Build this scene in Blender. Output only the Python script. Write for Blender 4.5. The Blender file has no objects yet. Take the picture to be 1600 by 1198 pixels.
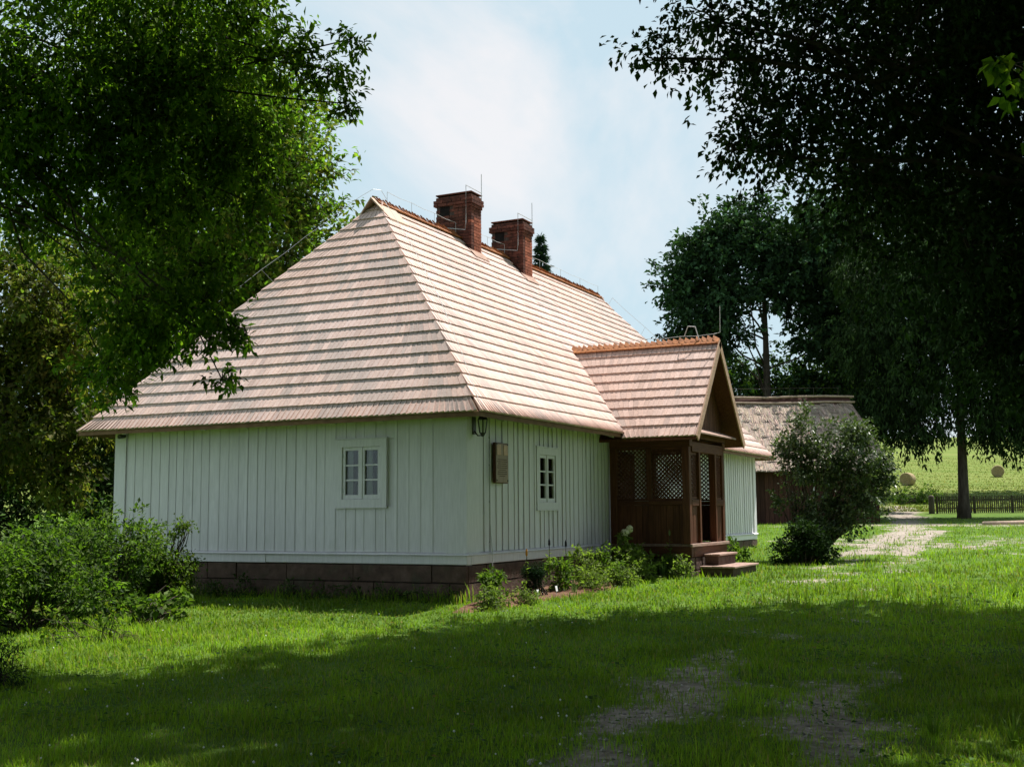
import bpy, math, random
import numpy as np
from mathutils import Vector, Matrix

random.seed(7)
RNG = np.random.default_rng(7)
SC = bpy.context.scene
COL = SC.collection

# ------------------------------------------------------------------ camera
CAM = np.array([8.9007, -16.2866, 1.2594])
YAW, PITCH, ROLL, FPX = 0.4601, 0.1106, -0.0078, 1823.55
RH = np.array([math.cos(YAW), math.sin(YAW)])
FH = np.array([-math.sin(YAW), math.cos(YAW)])
_fw = Vector((-math.sin(YAW) * math.cos(PITCH), math.cos(YAW) * math.cos(PITCH), math.sin(PITCH)))
_r = Vector((math.cos(YAW), math.sin(YAW), 0)); _u = _r.cross(_fw)
_r2 = _r * math.cos(ROLL) + _u * math.sin(ROLL); _u2 = -_r * math.sin(ROLL) + _u * math.cos(ROLL)
cd = bpy.data.cameras.new('camera'); cam = bpy.data.objects.new('camera', cd); COL.objects.link(cam)
cam.matrix_world = Matrix((( _r2.x, _u2.x, -_fw.x, CAM[0]), (_r2.y, _u2.y, -_fw.y, CAM[1]), (_r2.z, _u2.z, -_fw.z, CAM[2]), (0, 0, 0, 1)))
cd.sensor_fit = 'HORIZONTAL'; cd.sensor_width = 36; cd.lens = 36 * FPX / 1600
cd.clip_start = 0.1; cd.clip_end = 3000
SC.camera = cam

# ------------------------------------------------------------------ sky and sun
SUN = Vector((0.172, 0.400, 0.900)).normalized()
wd = bpy.data.worlds.new('World'); SC.world = wd; wd.use_nodes = True
wn, wl = wd.node_tree.nodes, wd.node_tree.links
wn.clear()
sky = wn.new('ShaderNodeTexSky'); sky.sky_type = 'NISHITA'; sky.sun_disc = False
sky.sun_elevation = math.asin(SUN.z); sky.sun_rotation = math.atan2(SUN.x, SUN.y)
sky.air_density = 1.0; sky.dust_density = 0.8; sky.ozone_density = 1.3
tc = wn.new('ShaderNodeTexCoord'); mp = wn.new('ShaderNodeMapping'); mp.inputs['Scale'].default_value = (1, 1, 1.5)
mp.inputs['Rotation'].default_value = (0.5, 0.35, 0.9); mp.inputs['Location'].default_value = (0.86, 0.27, 0.7)
nz = wn.new('ShaderNodeTexNoise'); nz.inputs['Scale'].default_value = 4.0; nz.inputs['Detail'].default_value = 8; nz.inputs['Roughness'].default_value = 0.56; nz.inputs['Distortion'].default_value = 0.45
rp = wn.new('ShaderNodeValToRGB'); rp.color_ramp.elements[0].position = 0.515; rp.color_ramp.elements[0].color = (0.66, 0.845, 0.93, 1); rp.color_ramp.elements[1].position = 0.76; rp.color_ramp.elements[1].color = (1, 1, 1, 1)
mv = wn.new('ShaderNodeMix'); mv.data_type = 'RGBA'; mv.blend_type = 'MULTIPLY'; mv.inputs[0].default_value = 1; mv.inputs[7].default_value = (11.9, 11.8, 11.8, 1)   # thin bright veil of haze and cloud
mx = wn.new('ShaderNodeMix'); mx.data_type = 'RGBA'; mx.inputs[0].default_value = 0.82
bg = wn.new('ShaderNodeBackground'); bg.inputs[1].default_value = 0.05
wo = wn.new('ShaderNodeOutputWorld')
wl.new(tc.outputs['Generated'], mp.inputs[0]); wl.new(mp.outputs[0], nz.inputs[0]); wl.new(nz.outputs[0], rp.inputs[0])
wl.new(rp.outputs[0], mv.inputs[6]); wl.new(mv.outputs[2], mx.inputs[7]); wl.new(sky.outputs[0], mx.inputs[6]); wl.new(mx.outputs[2], bg.inputs[0]); wl.new(bg.outputs[0], wo.inputs[0])
sl = bpy.data.lights.new('sun', 'SUN'); sl.energy = 5.0; sl.angle = math.radians(0.53); sl.color = (1.0, 0.955, 0.895)
so = bpy.data.objects.new('sun', sl); COL.objects.link(so); so.rotation_euler = SUN.to_track_quat('Z', 'Y').to_euler(); so.location = (20, 30, 60)
SC.view_settings.view_transform = 'Standard'; SC.view_settings.look = 'None'; SC.view_settings.gamma = 1.0
SC.view_settings.use_curve_mapping = False; SC.view_settings.exposure = 0.8
SC.render.engine = 'CYCLES'; cy = SC.cycles
cy.use_denoising = True; cy.max_bounces = 6; cy.diffuse_bounces = 2; cy.glossy_bounces = 2; cy.transmission_bounces = 4; cy.transparent_max_bounces = 6
cy.caustics_reflective = False; cy.caustics_refractive = False

# ------------------------------------------------------------------ helpers
def W(right, depth, z=0.0):
    p = CAM[:2] + right * RH + depth * FH
    return np.array([p[0], p[1], z])

def rd(x, y):
    dx, dy = x - CAM[0], y - CAM[1]
    return dx * RH[0] + dy * RH[1], dx * FH[0] + dy * FH[1]

_lat = RNG.random((256, 256))
def vnoise(x, y):
    x = np.asarray(x, float); y = np.asarray(y, float)
    xi = np.floor(x).astype(int); yi = np.floor(y).astype(int); fx = x - xi; fy = y - yi
    fx = fx * fx * (3 - 2 * fx); fy = fy * fy * (3 - 2 * fy)
    a = _lat[xi % 256, yi % 256]; b = _lat[(xi + 1) % 256, yi % 256]; c = _lat[xi % 256, (yi + 1) % 256]; d = _lat[(xi + 1) % 256, (yi + 1) % 256]
    return (a * (1 - fx) + b * fx) * (1 - fy) + (c * (1 - fx) + d * fx) * fy
def fbm(x, y): return 0.55 * vnoise(x, y) + 0.3 * vnoise(x * 2.1 + 7, y * 2.1 + 3) + 0.15 * vnoise(x * 4.3 + 1, y * 4.3 + 9)

_ZD = [-60, 0, 7, 14, 18.3, 24, 30, 34, 45, 58, 68, 72, 100, 110, 200, 400]
_ZZ = [-0.5, -0.42, -0.38, -0.27, -0.14, 0.0, 0.16, 0.28, 0.5, 0.65, 1.03, 1.3, 3.35, 4.3, 13, 26]
_sd = np.linspace(-60, 400, 2301); _sz = np.interp(_sd, _ZD, _ZZ)
_k = np.hanning(31); _k /= _k.sum(); _sz = np.convolve(np.pad(_sz, 15, mode='edge'), _k, 'valid')
def ground(x, y):
    r, d = rd(np.asarray(x, float), np.asarray(y, float))
    z = np.interp(d, _sd, _sz)
    z = z - 0.10 * np.clip((-r - 2) / 6, 0, 1) * np.clip(1 - np.abs(d - 19) / 12, 0, 1)
    near = np.clip(1 - d / 60, 0.1, 1)
    return z + near * (0.10 * (fbm(x * 0.35, y * 0.35) - 0.5) + 0.05 * (vnoise(x * 1.3, y * 1.3) - 0.5))
def gz(x, y): return float(ground(np.array([x]), np.array([y]))[0])
def G(right, depth, dz=0.0):
    p = W(right, depth); p[2] = gz(p[0], p[1]) + dz
    return p

def _segd(r, d, pts):
    best = np.full(np.shape(r), 1e9)
    for (a0, b0), (a1, b1) in zip(pts[:-1], pts[1:]):
        vx, vy = a1 - a0, b1 - b0; t = np.clip(((r - a0) * vx + (d - b0) * vy) / (vx * vx + vy * vy), 0, 1)
        best = np.minimum(best, np.hypot(r - a0 - t * vx, d - b0 - t * vy))
    return best
def dirt(x, y):
    r, d = rd(np.asarray(x, float), np.asarray(y, float))
    a = np.exp(-(_segd(r, d, [(0.3, 6.2), (0.7, 8.5), (1.7, 11.2), (3.3, 16), (6.4, 24), (9.6, 32), (14.4, 43), (19.5, 58), (23.4, 71), (24, 74)]) / (0.38 + 0.012 * np.clip(d, 0, 70))) ** 2)
    b = np.exp(-(_segd(r, d, [(2.0, 6.2), (2.35, 9.3), (3.8, 13), (5.3, 18), (8.0, 25), (11.2, 33), (15.8, 44)]) / 0.5) ** 2)
    c = np.exp(-(((r - 11.5) / 4.2) ** 2 + ((d - 35) / 5.5) ** 2)) * 0.75
    e = np.exp(-(((r - 19) / 6.5) ** 2 + ((d - 53) / 5.0) ** 2)) * 0.7
    b = b * np.interp(d, [0, 10.5, 13], [1.5, 1.5, 1.0])
    m = np.maximum.reduce([a, b, c, e])
    n = fbm(x * 1.1 + 3, y * 1.1) * 0.85 + 0.4 * vnoise(x * 3.1, y * 3.1)
    keep = np.interp(d, [0, 9, 13, 18, 24, 30, 36], [0.52, 0.48, 0.32, 0.16, 0.34, 0.62, 0.72])
    return np.clip((m * keep * 1.35 + (n - 0.62) * 1.5 * (m > 0.12)) * 1.35 - 0.32, 0, 1)

def mat(name): 
    m = bpy.data.materials.new(name); m.use_nodes = True
    return m, m.node_tree.nodes, m.node_tree.links, m.node_tree.nodes['Principled BSDF']

def ramp(n, stops):
    r = n.new('ShaderNodeValToRGB'); cr = r.color_ramp
    while len(cr.elements) < len(stops): cr.elements.new(0.5)
    for e, (p, c) in zip(cr.elements, stops): e.position = p; e.color = (*c, 1)
    return r

def noisemat(name, stops, scale=6, stretch=(1, 1, 1), rough=0.8, bump=0.2, detail=6, coords='Object', rand=0.0, spec=0.2, bump_scale=None, dist=0.01, stain=None):
    """two-tone procedural surface: grain noise through a ramp, per-object value shift, fine relief"""
    m, n, l, b = mat(name)
    tc = n.new('ShaderNodeTexCoord'); mp = n.new('ShaderNodeMapping'); mp.inputs['Scale'].default_value = stretch
    l.new(tc.outputs[coords], mp.inputs[0])
    nz = n.new('ShaderNodeTexNoise'); nz.inputs['Scale'].default_value = scale; nz.inputs['Detail'].default_value = detail; nz.inputs['Roughness'].default_value = 0.6
    l.new(mp.outputs[0], nz.inputs[0]); rp = ramp(n, stops); l.new(nz.outputs[0], rp.inputs[0]); out = rp.outputs[0]
    if rand > 0:
        oi = n.new('ShaderNodeObjectInfo'); mr = n.new('ShaderNodeMapRange'); mr.inputs[3].default_value = 1 - rand; mr.inputs[4].default_value = 1 + rand
        l.new(oi.outputs['Random'], mr.inputs[0]); hs = n.new('ShaderNodeHueSaturation'); l.new(mr.outputs[0], hs.inputs['Value']); l.new(out, hs.inputs['Color']); out = hs.outputs[0]
    if stain:
        sn = n.new('ShaderNodeTexNoise'); sn.inputs['Scale'].default_value = stain[0]; sn.inputs['Detail'].default_value = 5
        l.new(tc.outputs['Object'], sn.inputs[0]); sr = ramp(n, [(stain[1], (0, 0, 0)), (stain[1] + 0.18, (1, 1, 1))]); l.new(sn.outputs[0], sr.inputs[0])
        ml = n.new('ShaderNodeMath'); ml.operation = 'MULTIPLY'; ml.inputs[1].default_value = stain[3]; l.new(sr.outputs[0], ml.inputs[0])
        mm = n.new('ShaderNodeMix'); mm.data_type = 'RGBA'; mm.inputs[7].default_value = (*stain[2], 1); l.new(ml.outputs[0], mm.inputs[0]); l.new(out, mm.inputs[6]); out = mm.outputs[2]
    l.new(out, b.inputs['Base Color']); b.inputs['Roughness'].default_value = rough; b.inputs['Specular IOR Level'].default_value = spec
    if bump:
        bn = n.new('ShaderNodeBump'); bn.inputs['Strength'].default_value = bump; bn.inputs['Distance'].default_value = dist
        if bump_scale:
            n2 = n.new('ShaderNodeTexNoise'); n2.inputs['Scale'].default_value = bump_scale; n2.inputs['Detail'].default_value = 4; l.new(mp.outputs[0], n2.inputs[0]); l.new(n2.outputs[0], bn.inputs['Height'])
        else: l.new(nz.outputs[0], bn.inputs['Height'])
        l.new(bn.outputs[0], b.inputs['Normal'])
    return m

def tintmat(name, trans=0.3, rough=0.5, spec=0.25, tcol=(1.25, 1.5, 0.5), grain=None):
    """colour per piece from the mesh attribute 'tint'; thin leaves pass some light"""
    m, n, l, b = mat(name)
    at = n.new('ShaderNodeAttribute'); at.attribute_name = 'tint'; out = at.outputs['Color']
    if grain:
        tc = n.new('ShaderNodeTexCoord'); mp = n.new('ShaderNodeMapping'); mp.inputs['Scale'].default_value = grain[0]; l.new(tc.outputs['Object'], mp.inputs[0])
        nz = n.new('ShaderNodeTexNoise'); nz.inputs['Scale'].default_value = grain[1]; nz.inputs['Detail'].default_value = 6; l.new(mp.outputs[0], nz.inputs[0])
        mr = n.new('ShaderNodeMapRange'); mr.inputs[1].default_value = 0.25; mr.inputs[2].default_value = 0.75; mr.inputs[3].default_value = grain[2]; mr.inputs[4].default_value = grain[3]; l.new(nz.outputs[0], mr.inputs[0])
        hs = n.new('ShaderNodeHueSaturation'); l.new(mr.outputs[0], hs.inputs['Value']); l.new(out, hs.inputs['Color']); out = hs.outputs[0]
        bn = n.new('ShaderNodeBump'); bn.inputs['Strength'].default_value = 0.25; bn.inputs['Distance'].default_value = 0.004; l.new(nz.outputs[0], bn.inputs['Height']); l.new(bn.outputs[0], b.inputs['Normal'])
    l.new(out, b.inputs['Base Color']); b.inputs['Roughness'].default_value = rough; b.inputs['Specular IOR Level'].default_value = spec
    if trans > 0:
        t = n.new('ShaderNodeBsdfTranslucent'); mc = n.new('ShaderNodeMix'); mc.data_type = 'RGBA'; mc.blend_type = 'MULTIPLY'; mc.inputs[0].default_value = 1; mc.inputs[7].default_value = (*tcol, 1)
        l.new(out, mc.inputs[6]); l.new(mc.outputs[2], t.inputs[0]); ms = n.new('ShaderNodeMixShader'); ms.inputs[0].default_value = trans
        l.new(b.outputs[0], ms.inputs[1]); l.new(t.outputs[0], ms.inputs[2]); l.new(ms.outputs[0], n['Material Output'].inputs[0])
    return m

def empty(name, loc=(0, 0, 0)):
    o = bpy.data.objects.new(name, None); COL.objects.link(o); o.location = loc; o.empty_display_size = 0.3
    return o
def tag(o, label=None, cat=None, group=None, kind=None):
    if label: o['label'] = label
    if cat: o['category'] = cat
    if group: o['group'] = group
    if kind: o['kind'] = kind
    return o
def link(name, me, parent=None):
    o = bpy.data.objects.new(name, me); COL.objects.link(o)
    if parent is not None:
        o.parent = parent; p = parent; off = Vector((0, 0, 0))
        while p is not None: off += p.location; p = p.parent
        if me is not None and not me.get('local'): o.location = -off if parent.type == 'EMPTY' else o.location
        if parent.type != 'EMPTY': o.location = (0, 0, 0)
    return o

class MB:
    """collects plain shapes into one mesh"""
    def __init__(s): s.v, s.f = [], []
    def poly(s, vs, fs):
        k = len(s.v); s.v += [tuple(map(float, v)) for v in vs]; s.f += [tuple(i + k for i in f) for f in fs]; return s
    def hexa(s, a): # 8 corners: bottom 0-3 ccw, top 4-7
        return s.poly(a, [(0, 3, 2, 1), (4, 5, 6, 7), (0, 1, 5, 4), (1, 2, 6, 5), (2, 3, 7, 6), (3, 0, 4, 7)])
    def box(s, x0, x1, y0, y1, z0, z1):
        return s.hexa([(x0, y0, z0), (x1, y0, z0), (x1, y1, z0), (x0, y1, z0), (x0, y0, z1), (x1, y0, z1), (x1, y1, z1), (x0, y1, z1)])
    def bar(s, p, q, w, h, up=(0, 0, 1)):
        p, q, up = Vector(p), Vector(q), Vector(up); d = (q - p).normalized(); a = d.cross(up)
        if a.length < 1e-4: a = d.cross(Vector((1, 0, 0)))
        a.normalize(); b = a.cross(d); a *= w / 2; b *= h / 2
        return s.hexa([p - a - b, p + a - b, q + a - b, q - a - b, p - a + b, p + a + b, q + a + b, q - a + b])
    def tube(s, pts, rad, n=6, cap=True):
        pts = [Vector(p) for p in pts]; rad = rad if hasattr(rad, '__len__') else [rad] * len(pts); k0 = len(s.v)
        for i, p in enumerate(pts):
            d = (pts[min(i + 1, len(pts) - 1)] - pts[max(i - 1, 0)]).normalized(); a = d.cross(Vector((0.13, 0.21, 1)))
            if a.length < 1e-3: a = d.cross(Vector((1, 0, 0)))
            a.normalize(); b = d.cross(a)
            for j in range(n):
                t = 2 * math.pi * j / n; s.v.append(tuple(p + (a * math.cos(t) + b * math.sin(t)) * rad[i]))
        for i in range(len(pts) - 1):
            for j in range(n):
                a0 = k0 + i * n + j; a1 = k0 + i * n + (j + 1) % n; s.f.append((a0, a1, a1 + n, a0 + n))
        if cap: s.f.append(tuple(k0 + j for j in range(n))[::-1]); s.f.append(tuple(k0 + (len(pts) - 1) * n + j for j in range(n)))
        return s
    def lathe(s, c, prof, n=12):
        k0 = len(s.v); c = Vector(c)
        for r, z in prof:
            for j in range(n): t = 2 * math.pi * j / n; s.v.append((c.x + r * math.cos(t), c.y + r * math.sin(t), c.z + z))
        for i in range(len(prof) - 1):
            for j in range(n):
                a0 = k0 + i * n + j; a1 = k0 + i * n + (j + 1) % n; s.f.append((a0, a1, a1 + n, a0 + n))
        s.f.append(tuple(k0 + j for j in range(n))[::-1]); s.f.append(tuple(k0 + (len(prof) - 1) * n + j for j in range(n)))
        return s
    def mesh(s, name, m, smooth=False):
        me = bpy.data.meshes.new(name); me.from_pydata(s.v, [], s.f); me.materials.append(m); me.update()
        if smooth: me.shade_smooth()
        return me
    def obj(s, name, m, parent=None, smooth=False, bevel=0.0):
        o = link(name, s.mesh(name, m, smooth), parent)
        if bevel:
            b = o.modifiers.new('bevel', 'BEVEL'); b.width = bevel; b.segments = 1; b.limit_method = 'ANGLE'
        return o

def npmesh(name, V, F, m, tint=None, smooth=False):
    V = np.ascontiguousarray(V, np.float32); F = np.ascontiguousarray(F, np.int32); k = F.shape[1]
    me = bpy.data.meshes.new(name); me.vertices.add(len(V)); me.vertices.foreach_set('co', V.ravel())
    me.loops.add(F.size); me.loops.foreach_set('vertex_index', F.ravel()); me.polygons.add(len(F))
    me.polygons.foreach_set('loop_start', np.arange(0, F.size, k, dtype=np.int32)); me.polygons.foreach_set('loop_total', np.full(len(F), k, np.int32))
    me.polygons.foreach_set('use_smooth', np.full(len(F), bool(smooth)))
    me.materials.append(m); me.update(calc_edges=True)
    if tint is not None:
        a = me.attributes.new('tint', 'FLOAT_COLOR', 'POINT'); t = np.ones((len(V), 4), np.float32); t[:, :3] = tint; a.data.foreach_set('color', t.ravel())
    return me

# ------------------------------------------------------------------ materials
M = {}
M['paint'] = noisemat('white_paint', [(0.3, (0.66, 0.63, 0.665)), (0.7, (0.78, 0.745, 0.785))], 5, (6, 6, 0.6), 0.62, 0.25, rand=0.05, spec=0.25, bump_scale=30, dist=0.004, stain=(2.2, 0.62, (0.50, 0.51, 0.48), 0.45))
M['stone'] = noisemat('plinth_stone', [(0.25, (0.06, 0.039, 0.032)), (0.55, (0.11, 0.07, 0.056)), (0.8, (0.16, 0.108, 0.09))], 5, rough=0.95, bump=0.9, rand=0.06, bump_scale=14, dist=0.02, stain=(3.0, 0.55, (0.07, 0.075, 0.05), 0.6))
M['mortar'] = noisemat('mortar', [(0.3, (0.055, 0.04, 0.034)), (0.7, (0.11, 0.085, 0.075))], 20, rough=0.95, bump=0.5)
M['brick'] = noisemat('chimney_brick', [(0.3, (0.22, 0.068, 0.04)), (0.6, (0.34, 0.11, 0.065)), (0.85, (0.40, 0.18, 0.12))], 9, rough=0.9, bump=0.6, rand=0.28, bump_scale=40, dist=0.006)
M['sooty'] = noisemat('sooty_brick', [(0.3, (0.045, 0.022, 0.018)), (0.6, (0.15, 0.055, 0.04)), (0.85, (0.22, 0.09, 0.065))], 8, rough=0.95, bump=0.6, rand=0.3, bump_scale=40, dist=0.006)  # blackened top courses, and shade painted onto the end face
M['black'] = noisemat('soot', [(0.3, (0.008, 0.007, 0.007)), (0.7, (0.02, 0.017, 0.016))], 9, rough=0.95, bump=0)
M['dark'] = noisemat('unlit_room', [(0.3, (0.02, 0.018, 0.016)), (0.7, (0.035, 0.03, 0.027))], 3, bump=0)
M['porch'] = noisemat('stained_timber', [(0.25, (0.06, 0.022, 0.013)), (0.5, (0.11, 0.041, 0.022)), (0.78, (0.19, 0.075, 0.038))], 4, (9, 9, 0.7), 0.62, 0.35, rand=0.2, bump_scale=18, dist=0.004)
M['porchx'] = noisemat('stained_timber_beam', [(0.25, (0.06, 0.022, 0.013)), (0.5, (0.11, 0.041, 0.022)), (0.78, (0.19, 0.075, 0.038))], 4, (0.7, 0.7, 9), 0.62, 0.35, rand=0.2, bump_scale=18, dist=0.004)
M['fresh'] = noisemat('fresh_larch', [(0.25, (0.32, 0.19, 0.125)), (0.5, (0.43, 0.275, 0.19)), (0.8, (0.52, 0.355, 0.26))], 5, (1.2, 1.2, 6), 0.6, 0.3, rand=0.1, dist=0.004)
M['shingle'] = tintmat('wooden_shingle', 0, 0.68, 0.3, grain=((3, 3, 2.2), 9, 0.80, 1.16))
M['crest'] = noisemat('ridge_shingle', [(0.3, (0.22, 0.075, 0.025)), (0.7, (0.42, 0.17, 0.06))], 9, rough=0.7, bump=0.3, rand=0.1)
M['deck'] = noisemat('roof_lath', [(0.3, (0.16, 0.085, 0.05)), (0.7, (0.26, 0.15, 0.09))], 6, rough=0.8, bump=0.2)
M['step'] = noisemat('step_plank', [(0.3, (0.24, 0.15, 0.12)), (0.7, (0.42, 0.29, 0.24))], 5, (6, 0.7, 6), 0.8, 0.4, rand=0.1)
M['metal'] = noisemat('galvanised_wire', [(0.3, (0.42, 0.43, 0.44)), (0.7, (0.6, 0.61, 0.62))], 30, rough=0.4, bump=0, spec=0.6)
M['iron'] = noisemat('black_iron', [(0.3, (0.012, 0.012, 0.013)), (0.7, (0.03, 0.03, 0.032))], 30, rough=0.45, bump=0.1, spec=0.5)
M['lead'] = noisemat('chimney_flashing', [(0.3, (0.26, 0.15, 0.11)), (0.7, (0.42, 0.27, 0.2))], 10, rough=0.6, bump=0.1)
M['bark'] = noisemat('bark', [(0.3, (0.035, 0.027, 0.02)), (0.65, (0.10, 0.08, 0.062)), (0.85, (0.16, 0.14, 0.11))], 9, (1, 1, 0.25), 0.95, 0.9, dist=0.03)
M['leaf'] = tintmat('leaf', 0.5, 0.6, 0.15)
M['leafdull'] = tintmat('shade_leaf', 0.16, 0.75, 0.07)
M['leafgloss'] = tintmat('glossy_leaf', 0.22, 0.42, 0.25)
M['grass'] = tintmat('grass_blade', 0.45, 0.6, 0.12, (1.2, 1.3, 0.45))
M['curtain'] = noisemat('curtain', [(0.3, (0.62, 0.63, 0.6)), (0.7, (0.78, 0.79, 0.76))], 8, (8, 8, 0.4), 0.9, 0.3)
M['oldwood'] = noisemat('old_barn_wood', [(0.3, (0.028, 0.013, 0.010)), (0.6, (0.065, 0.028, 0.02)), (0.85, (0.10, 0.05, 0.036))], 4, (9, 9, 0.6), 0.85, 0.5, rand=0.3)
M['picket'] = noisemat('weathered_picket', [(0.3, (0.05, 0.04, 0.032)), (0.7, (0.12, 0.10, 0.08))], 5, (6, 6, 0.6), 0.9, 0.4, rand=0.3)
M['thatch'] = tintmat('thatch_straw', 0, 0.95, 0.1, grain=((7, 7, 1.6), 5, 0.5, 1.35))
M['pole'] = noisemat('peeled_pole', [(0.3, (0.26, 0.18, 0.13)), (0.7, (0.45, 0.34, 0.27))], 8, rough=0.85, bump=0.3)
M['hay'] = noisemat('hay', [(0.25, (0.16, 0.12, 0.06)), (0.6, (0.36, 0.28, 0.16)), (0.85, (0.50, 0.41, 0.26))], 14, rough=0.95, bump=0.9, dist=0.05)
M['plaque'] = noisemat('plaque_board', [(0.3, (0.27, 0.19, 0.145)), (0.7, (0.42, 0.31, 0.245))], 6, (1, 5, 0.8), 0.6, 0.15)
M['plaqueside'] = noisemat('plaque_edge', [(0.3, (0.07, 0.03, 0.02)), (0.7, (0.13, 0.055, 0.035))], 6, rough=0.7, bump=0.1)
M['engrave'] = noisemat('engraved_line', [(0.3, (0.10, 0.065, 0.045)), (0.7, (0.15, 0.10, 0.07))], 30, rough=0.8, bump=0)
M['emblem'] = noisemat('brass_emblem', [(0.3, (0.42, 0.22, 0.10)), (0.7, (0.60, 0.36, 0.18))], 15, rough=0.4, bump=0.1, spec=0.5)
M['white'] = noisemat('white_plastic', [(0.3, (0.7, 0.7, 0.68)), (0.7, (0.82, 0.82, 0.8))], 9, rough=0.5, bump=0)
M['soil'] = noisemat('bed_soil', [(0.3, (0.07, 0.04, 0.025)), (0.6, (0.17, 0.09, 0.055)), (0.8, (0.30, 0.17, 0.11))], 14, rough=0.98, bump=1.0, dist=0.04)
M['straw'] = tintmat('straw', 0, 0.9, 0.1)
# window glass: clear pane with a mirror-like skin
gm, gn, gl, gb = mat('window_glass')
tr = gn.new('ShaderNodeBsdfTransparent'); gs = gn.new('ShaderNodeBsdfGlossy'); gs.inputs['Roughness'].default_value = 0.03; lw = gn.new('ShaderNodeFresnel'); lw.inputs[0].default_value = 1.5
tr.inputs[0].default_value = (0.80, 0.83, 0.82, 1); ms = gn.new('ShaderNodeMixShader'); gl.new(lw.outputs[0], ms.inputs[0]); gl.new(tr.outputs[0], ms.inputs[1]); gl.new(gs.outputs[0], ms.inputs[2]); gl.new(ms.outputs[0], gn['Material Output'].inputs[0])
M['glass'] = gm
# ground: turf and sandy soil by the attribute 'dirt'
gm, gn, gl, gb = mat('turf_and_soil')
at = gn.new('ShaderNodeAttribute'); at.attribute_name = 'tint'; sp = gn.new('ShaderNodeSeparateColor'); gl.new(at.outputs['Color'], sp.inputs[0])
tcg = gn.new('ShaderNodeTexCoord')
n1 = gn.new('ShaderNodeTexNoise'); n1.inputs['Scale'].default_value = 1.1; n1.inputs['Detail'].default_value = 8; n1.inputs['Roughness'].default_value = 0.65; gl.new(tcg.outputs['Object'], n1.inputs[0])
g1 = ramp(gn, [(0.3, (0.045, 0.085, 0.012)), (0.5, (0.075, 0.14, 0.02)), (0.7, (0.12, 0.18, 0.035))]); gl.new(n1.outputs[0], g1.inputs[0])
nf = gn.new('ShaderNodeTexNoise'); nf.inputs['Scale'].default_value = 0.22; nf.inputs['Detail'].default_value = 7; nf.inputs['Roughness'].default_value = 0.7
mpf = gn.new('ShaderNodeMapping'); mpf.inputs['Rotation'].default_value = (0, 0, YAW); mpf.inputs['Scale'].default_value = (0.35, 1.6, 1); gl.new(tcg.outputs['Object'], mpf.inputs[0]); gl.new(mpf.outputs[0], nf.inputs[0])
g2 = ramp(gn, [(0.3, (0.085, 0.135, 0.02)), (0.5, (0.125, 0.165, 0.032)), (0.72, (0.19, 0.20, 0.06))]); gl.new(nf.outputs[0], g2.inputs[0])
mxf = gn.new('ShaderNodeMix'); mxf.data_type = 'RGBA'; gl.new(sp.outputs[1], mxf.inputs[0]); gl.new(g1.outputs[0], mxf.inputs[6]); gl.new(g2.outputs[0], mxf.inputs[7])
n2 = gn.new('ShaderNodeTexNoise'); n2.inputs['Scale'].default_value = 6; n2.inputs['Detail'].default_value = 9; n2.inputs['Roughness'].default_value = 0.7; gl.new(tcg.outputs['Object'], n2.inputs[0])
d1 = ramp(gn, [(0.28, (0.11, 0.085, 0.065)), (0.5, (0.28, 0.235, 0.195)), (0.72, (0.48, 0.42, 0.355))]); gl.new(n2.outputs[0], d1.inputs[0])
ad = gn.new('ShaderNodeMath'); ad.operation = 'MULTIPLY_ADD'; ad.inputs[1].default_value = 1.9; gl.new(sp.outputs[0], ad.inputs[0])
sb = gn.new('ShaderNodeMath'); sb.operation = 'MULTIPLY_ADD'; sb.inputs[1].default_value = 1.6; sb.inputs[2].default_value = -1.25; gl.new(n2.outputs[0], sb.inputs[0]); gl.new(sb.outputs[0], ad.inputs[2]); ad.use_clamp = True
mxd = gn.new('ShaderNodeMix'); mxd.data_type = 'RGBA'; gl.new(ad.outputs[0], mxd.inputs[0]); gl.new(mxf.outputs[2], mxd.inputs[6]); gl.new(d1.outputs[0], mxd.inputs[7]); gl.new(mxd.outputs[2], gb.inputs['Base Color'])
gb.inputs['Roughness'].default_value = 0.95; gb.inputs['Specular IOR Level'].default_value = 0.1
bn = gn.new('ShaderNodeBump'); bn.inputs['Strength'].default_value = 0.7; bn.inputs['Distance'].default_value = 0.05; gl.new(n2.outputs[0], bn.inputs['Height']); gl.new(bn.outputs[0], gb.inputs['Normal'])
M['ground'] = gm

# ------------------------------------------------------------------ ground sheet
def build_ground():
    dd = np.concatenate([np.linspace(-60, 4, 17)[:-1], np.linspace(4, 30, 150)[:-1], np.linspace(30, 80, 110)[:-1], np.linspace(80, 130, 26)[:-1], np.linspace(130, 1200, 30)])
    tt = np.concatenate([-np.geomspace(900, 30, 10), np.linspace(-26, 40, 210), np.geomspace(44, 900, 12)])
    R, D = np.meshgrid(tt, dd); sc = np.where(np.abs(R) < 42, np.clip(D / 40, 0.35, 1), 1); 
    R = np.where(np.abs(R) < 42, R * sc, R)
    X = CAM[0] + R * RH[0] + D * FH[0]; Y = CAM[1] + R * RH[1] + D * FH[1]
    Z = ground(X, Y); n, m = X.shape
    V = np.stack([X, Y, Z], -1).reshape(-1, 3); i = np.arange(n * m).reshape(n, m)
    F = np.stack([i[:-1, :-1], i[:-1, 1:], i[1:, 1:], i[1:, :-1]], -1).reshape(-1, 4)
    t = np.zeros((len(V), 3)); t[:, 0] = dirt(V[:, 0], V[:, 1]); _, d = rd(V[:, 0], V[:, 1]); t[:, 1] = np.clip((d - 66) / 8, 0, 1)
    tag(link('ground', npmesh('ground', V, F, M['ground'], t, True)), 'grassy ground with sandy wheel tracks rising to a meadow', kind='structure')
build_ground()

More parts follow.
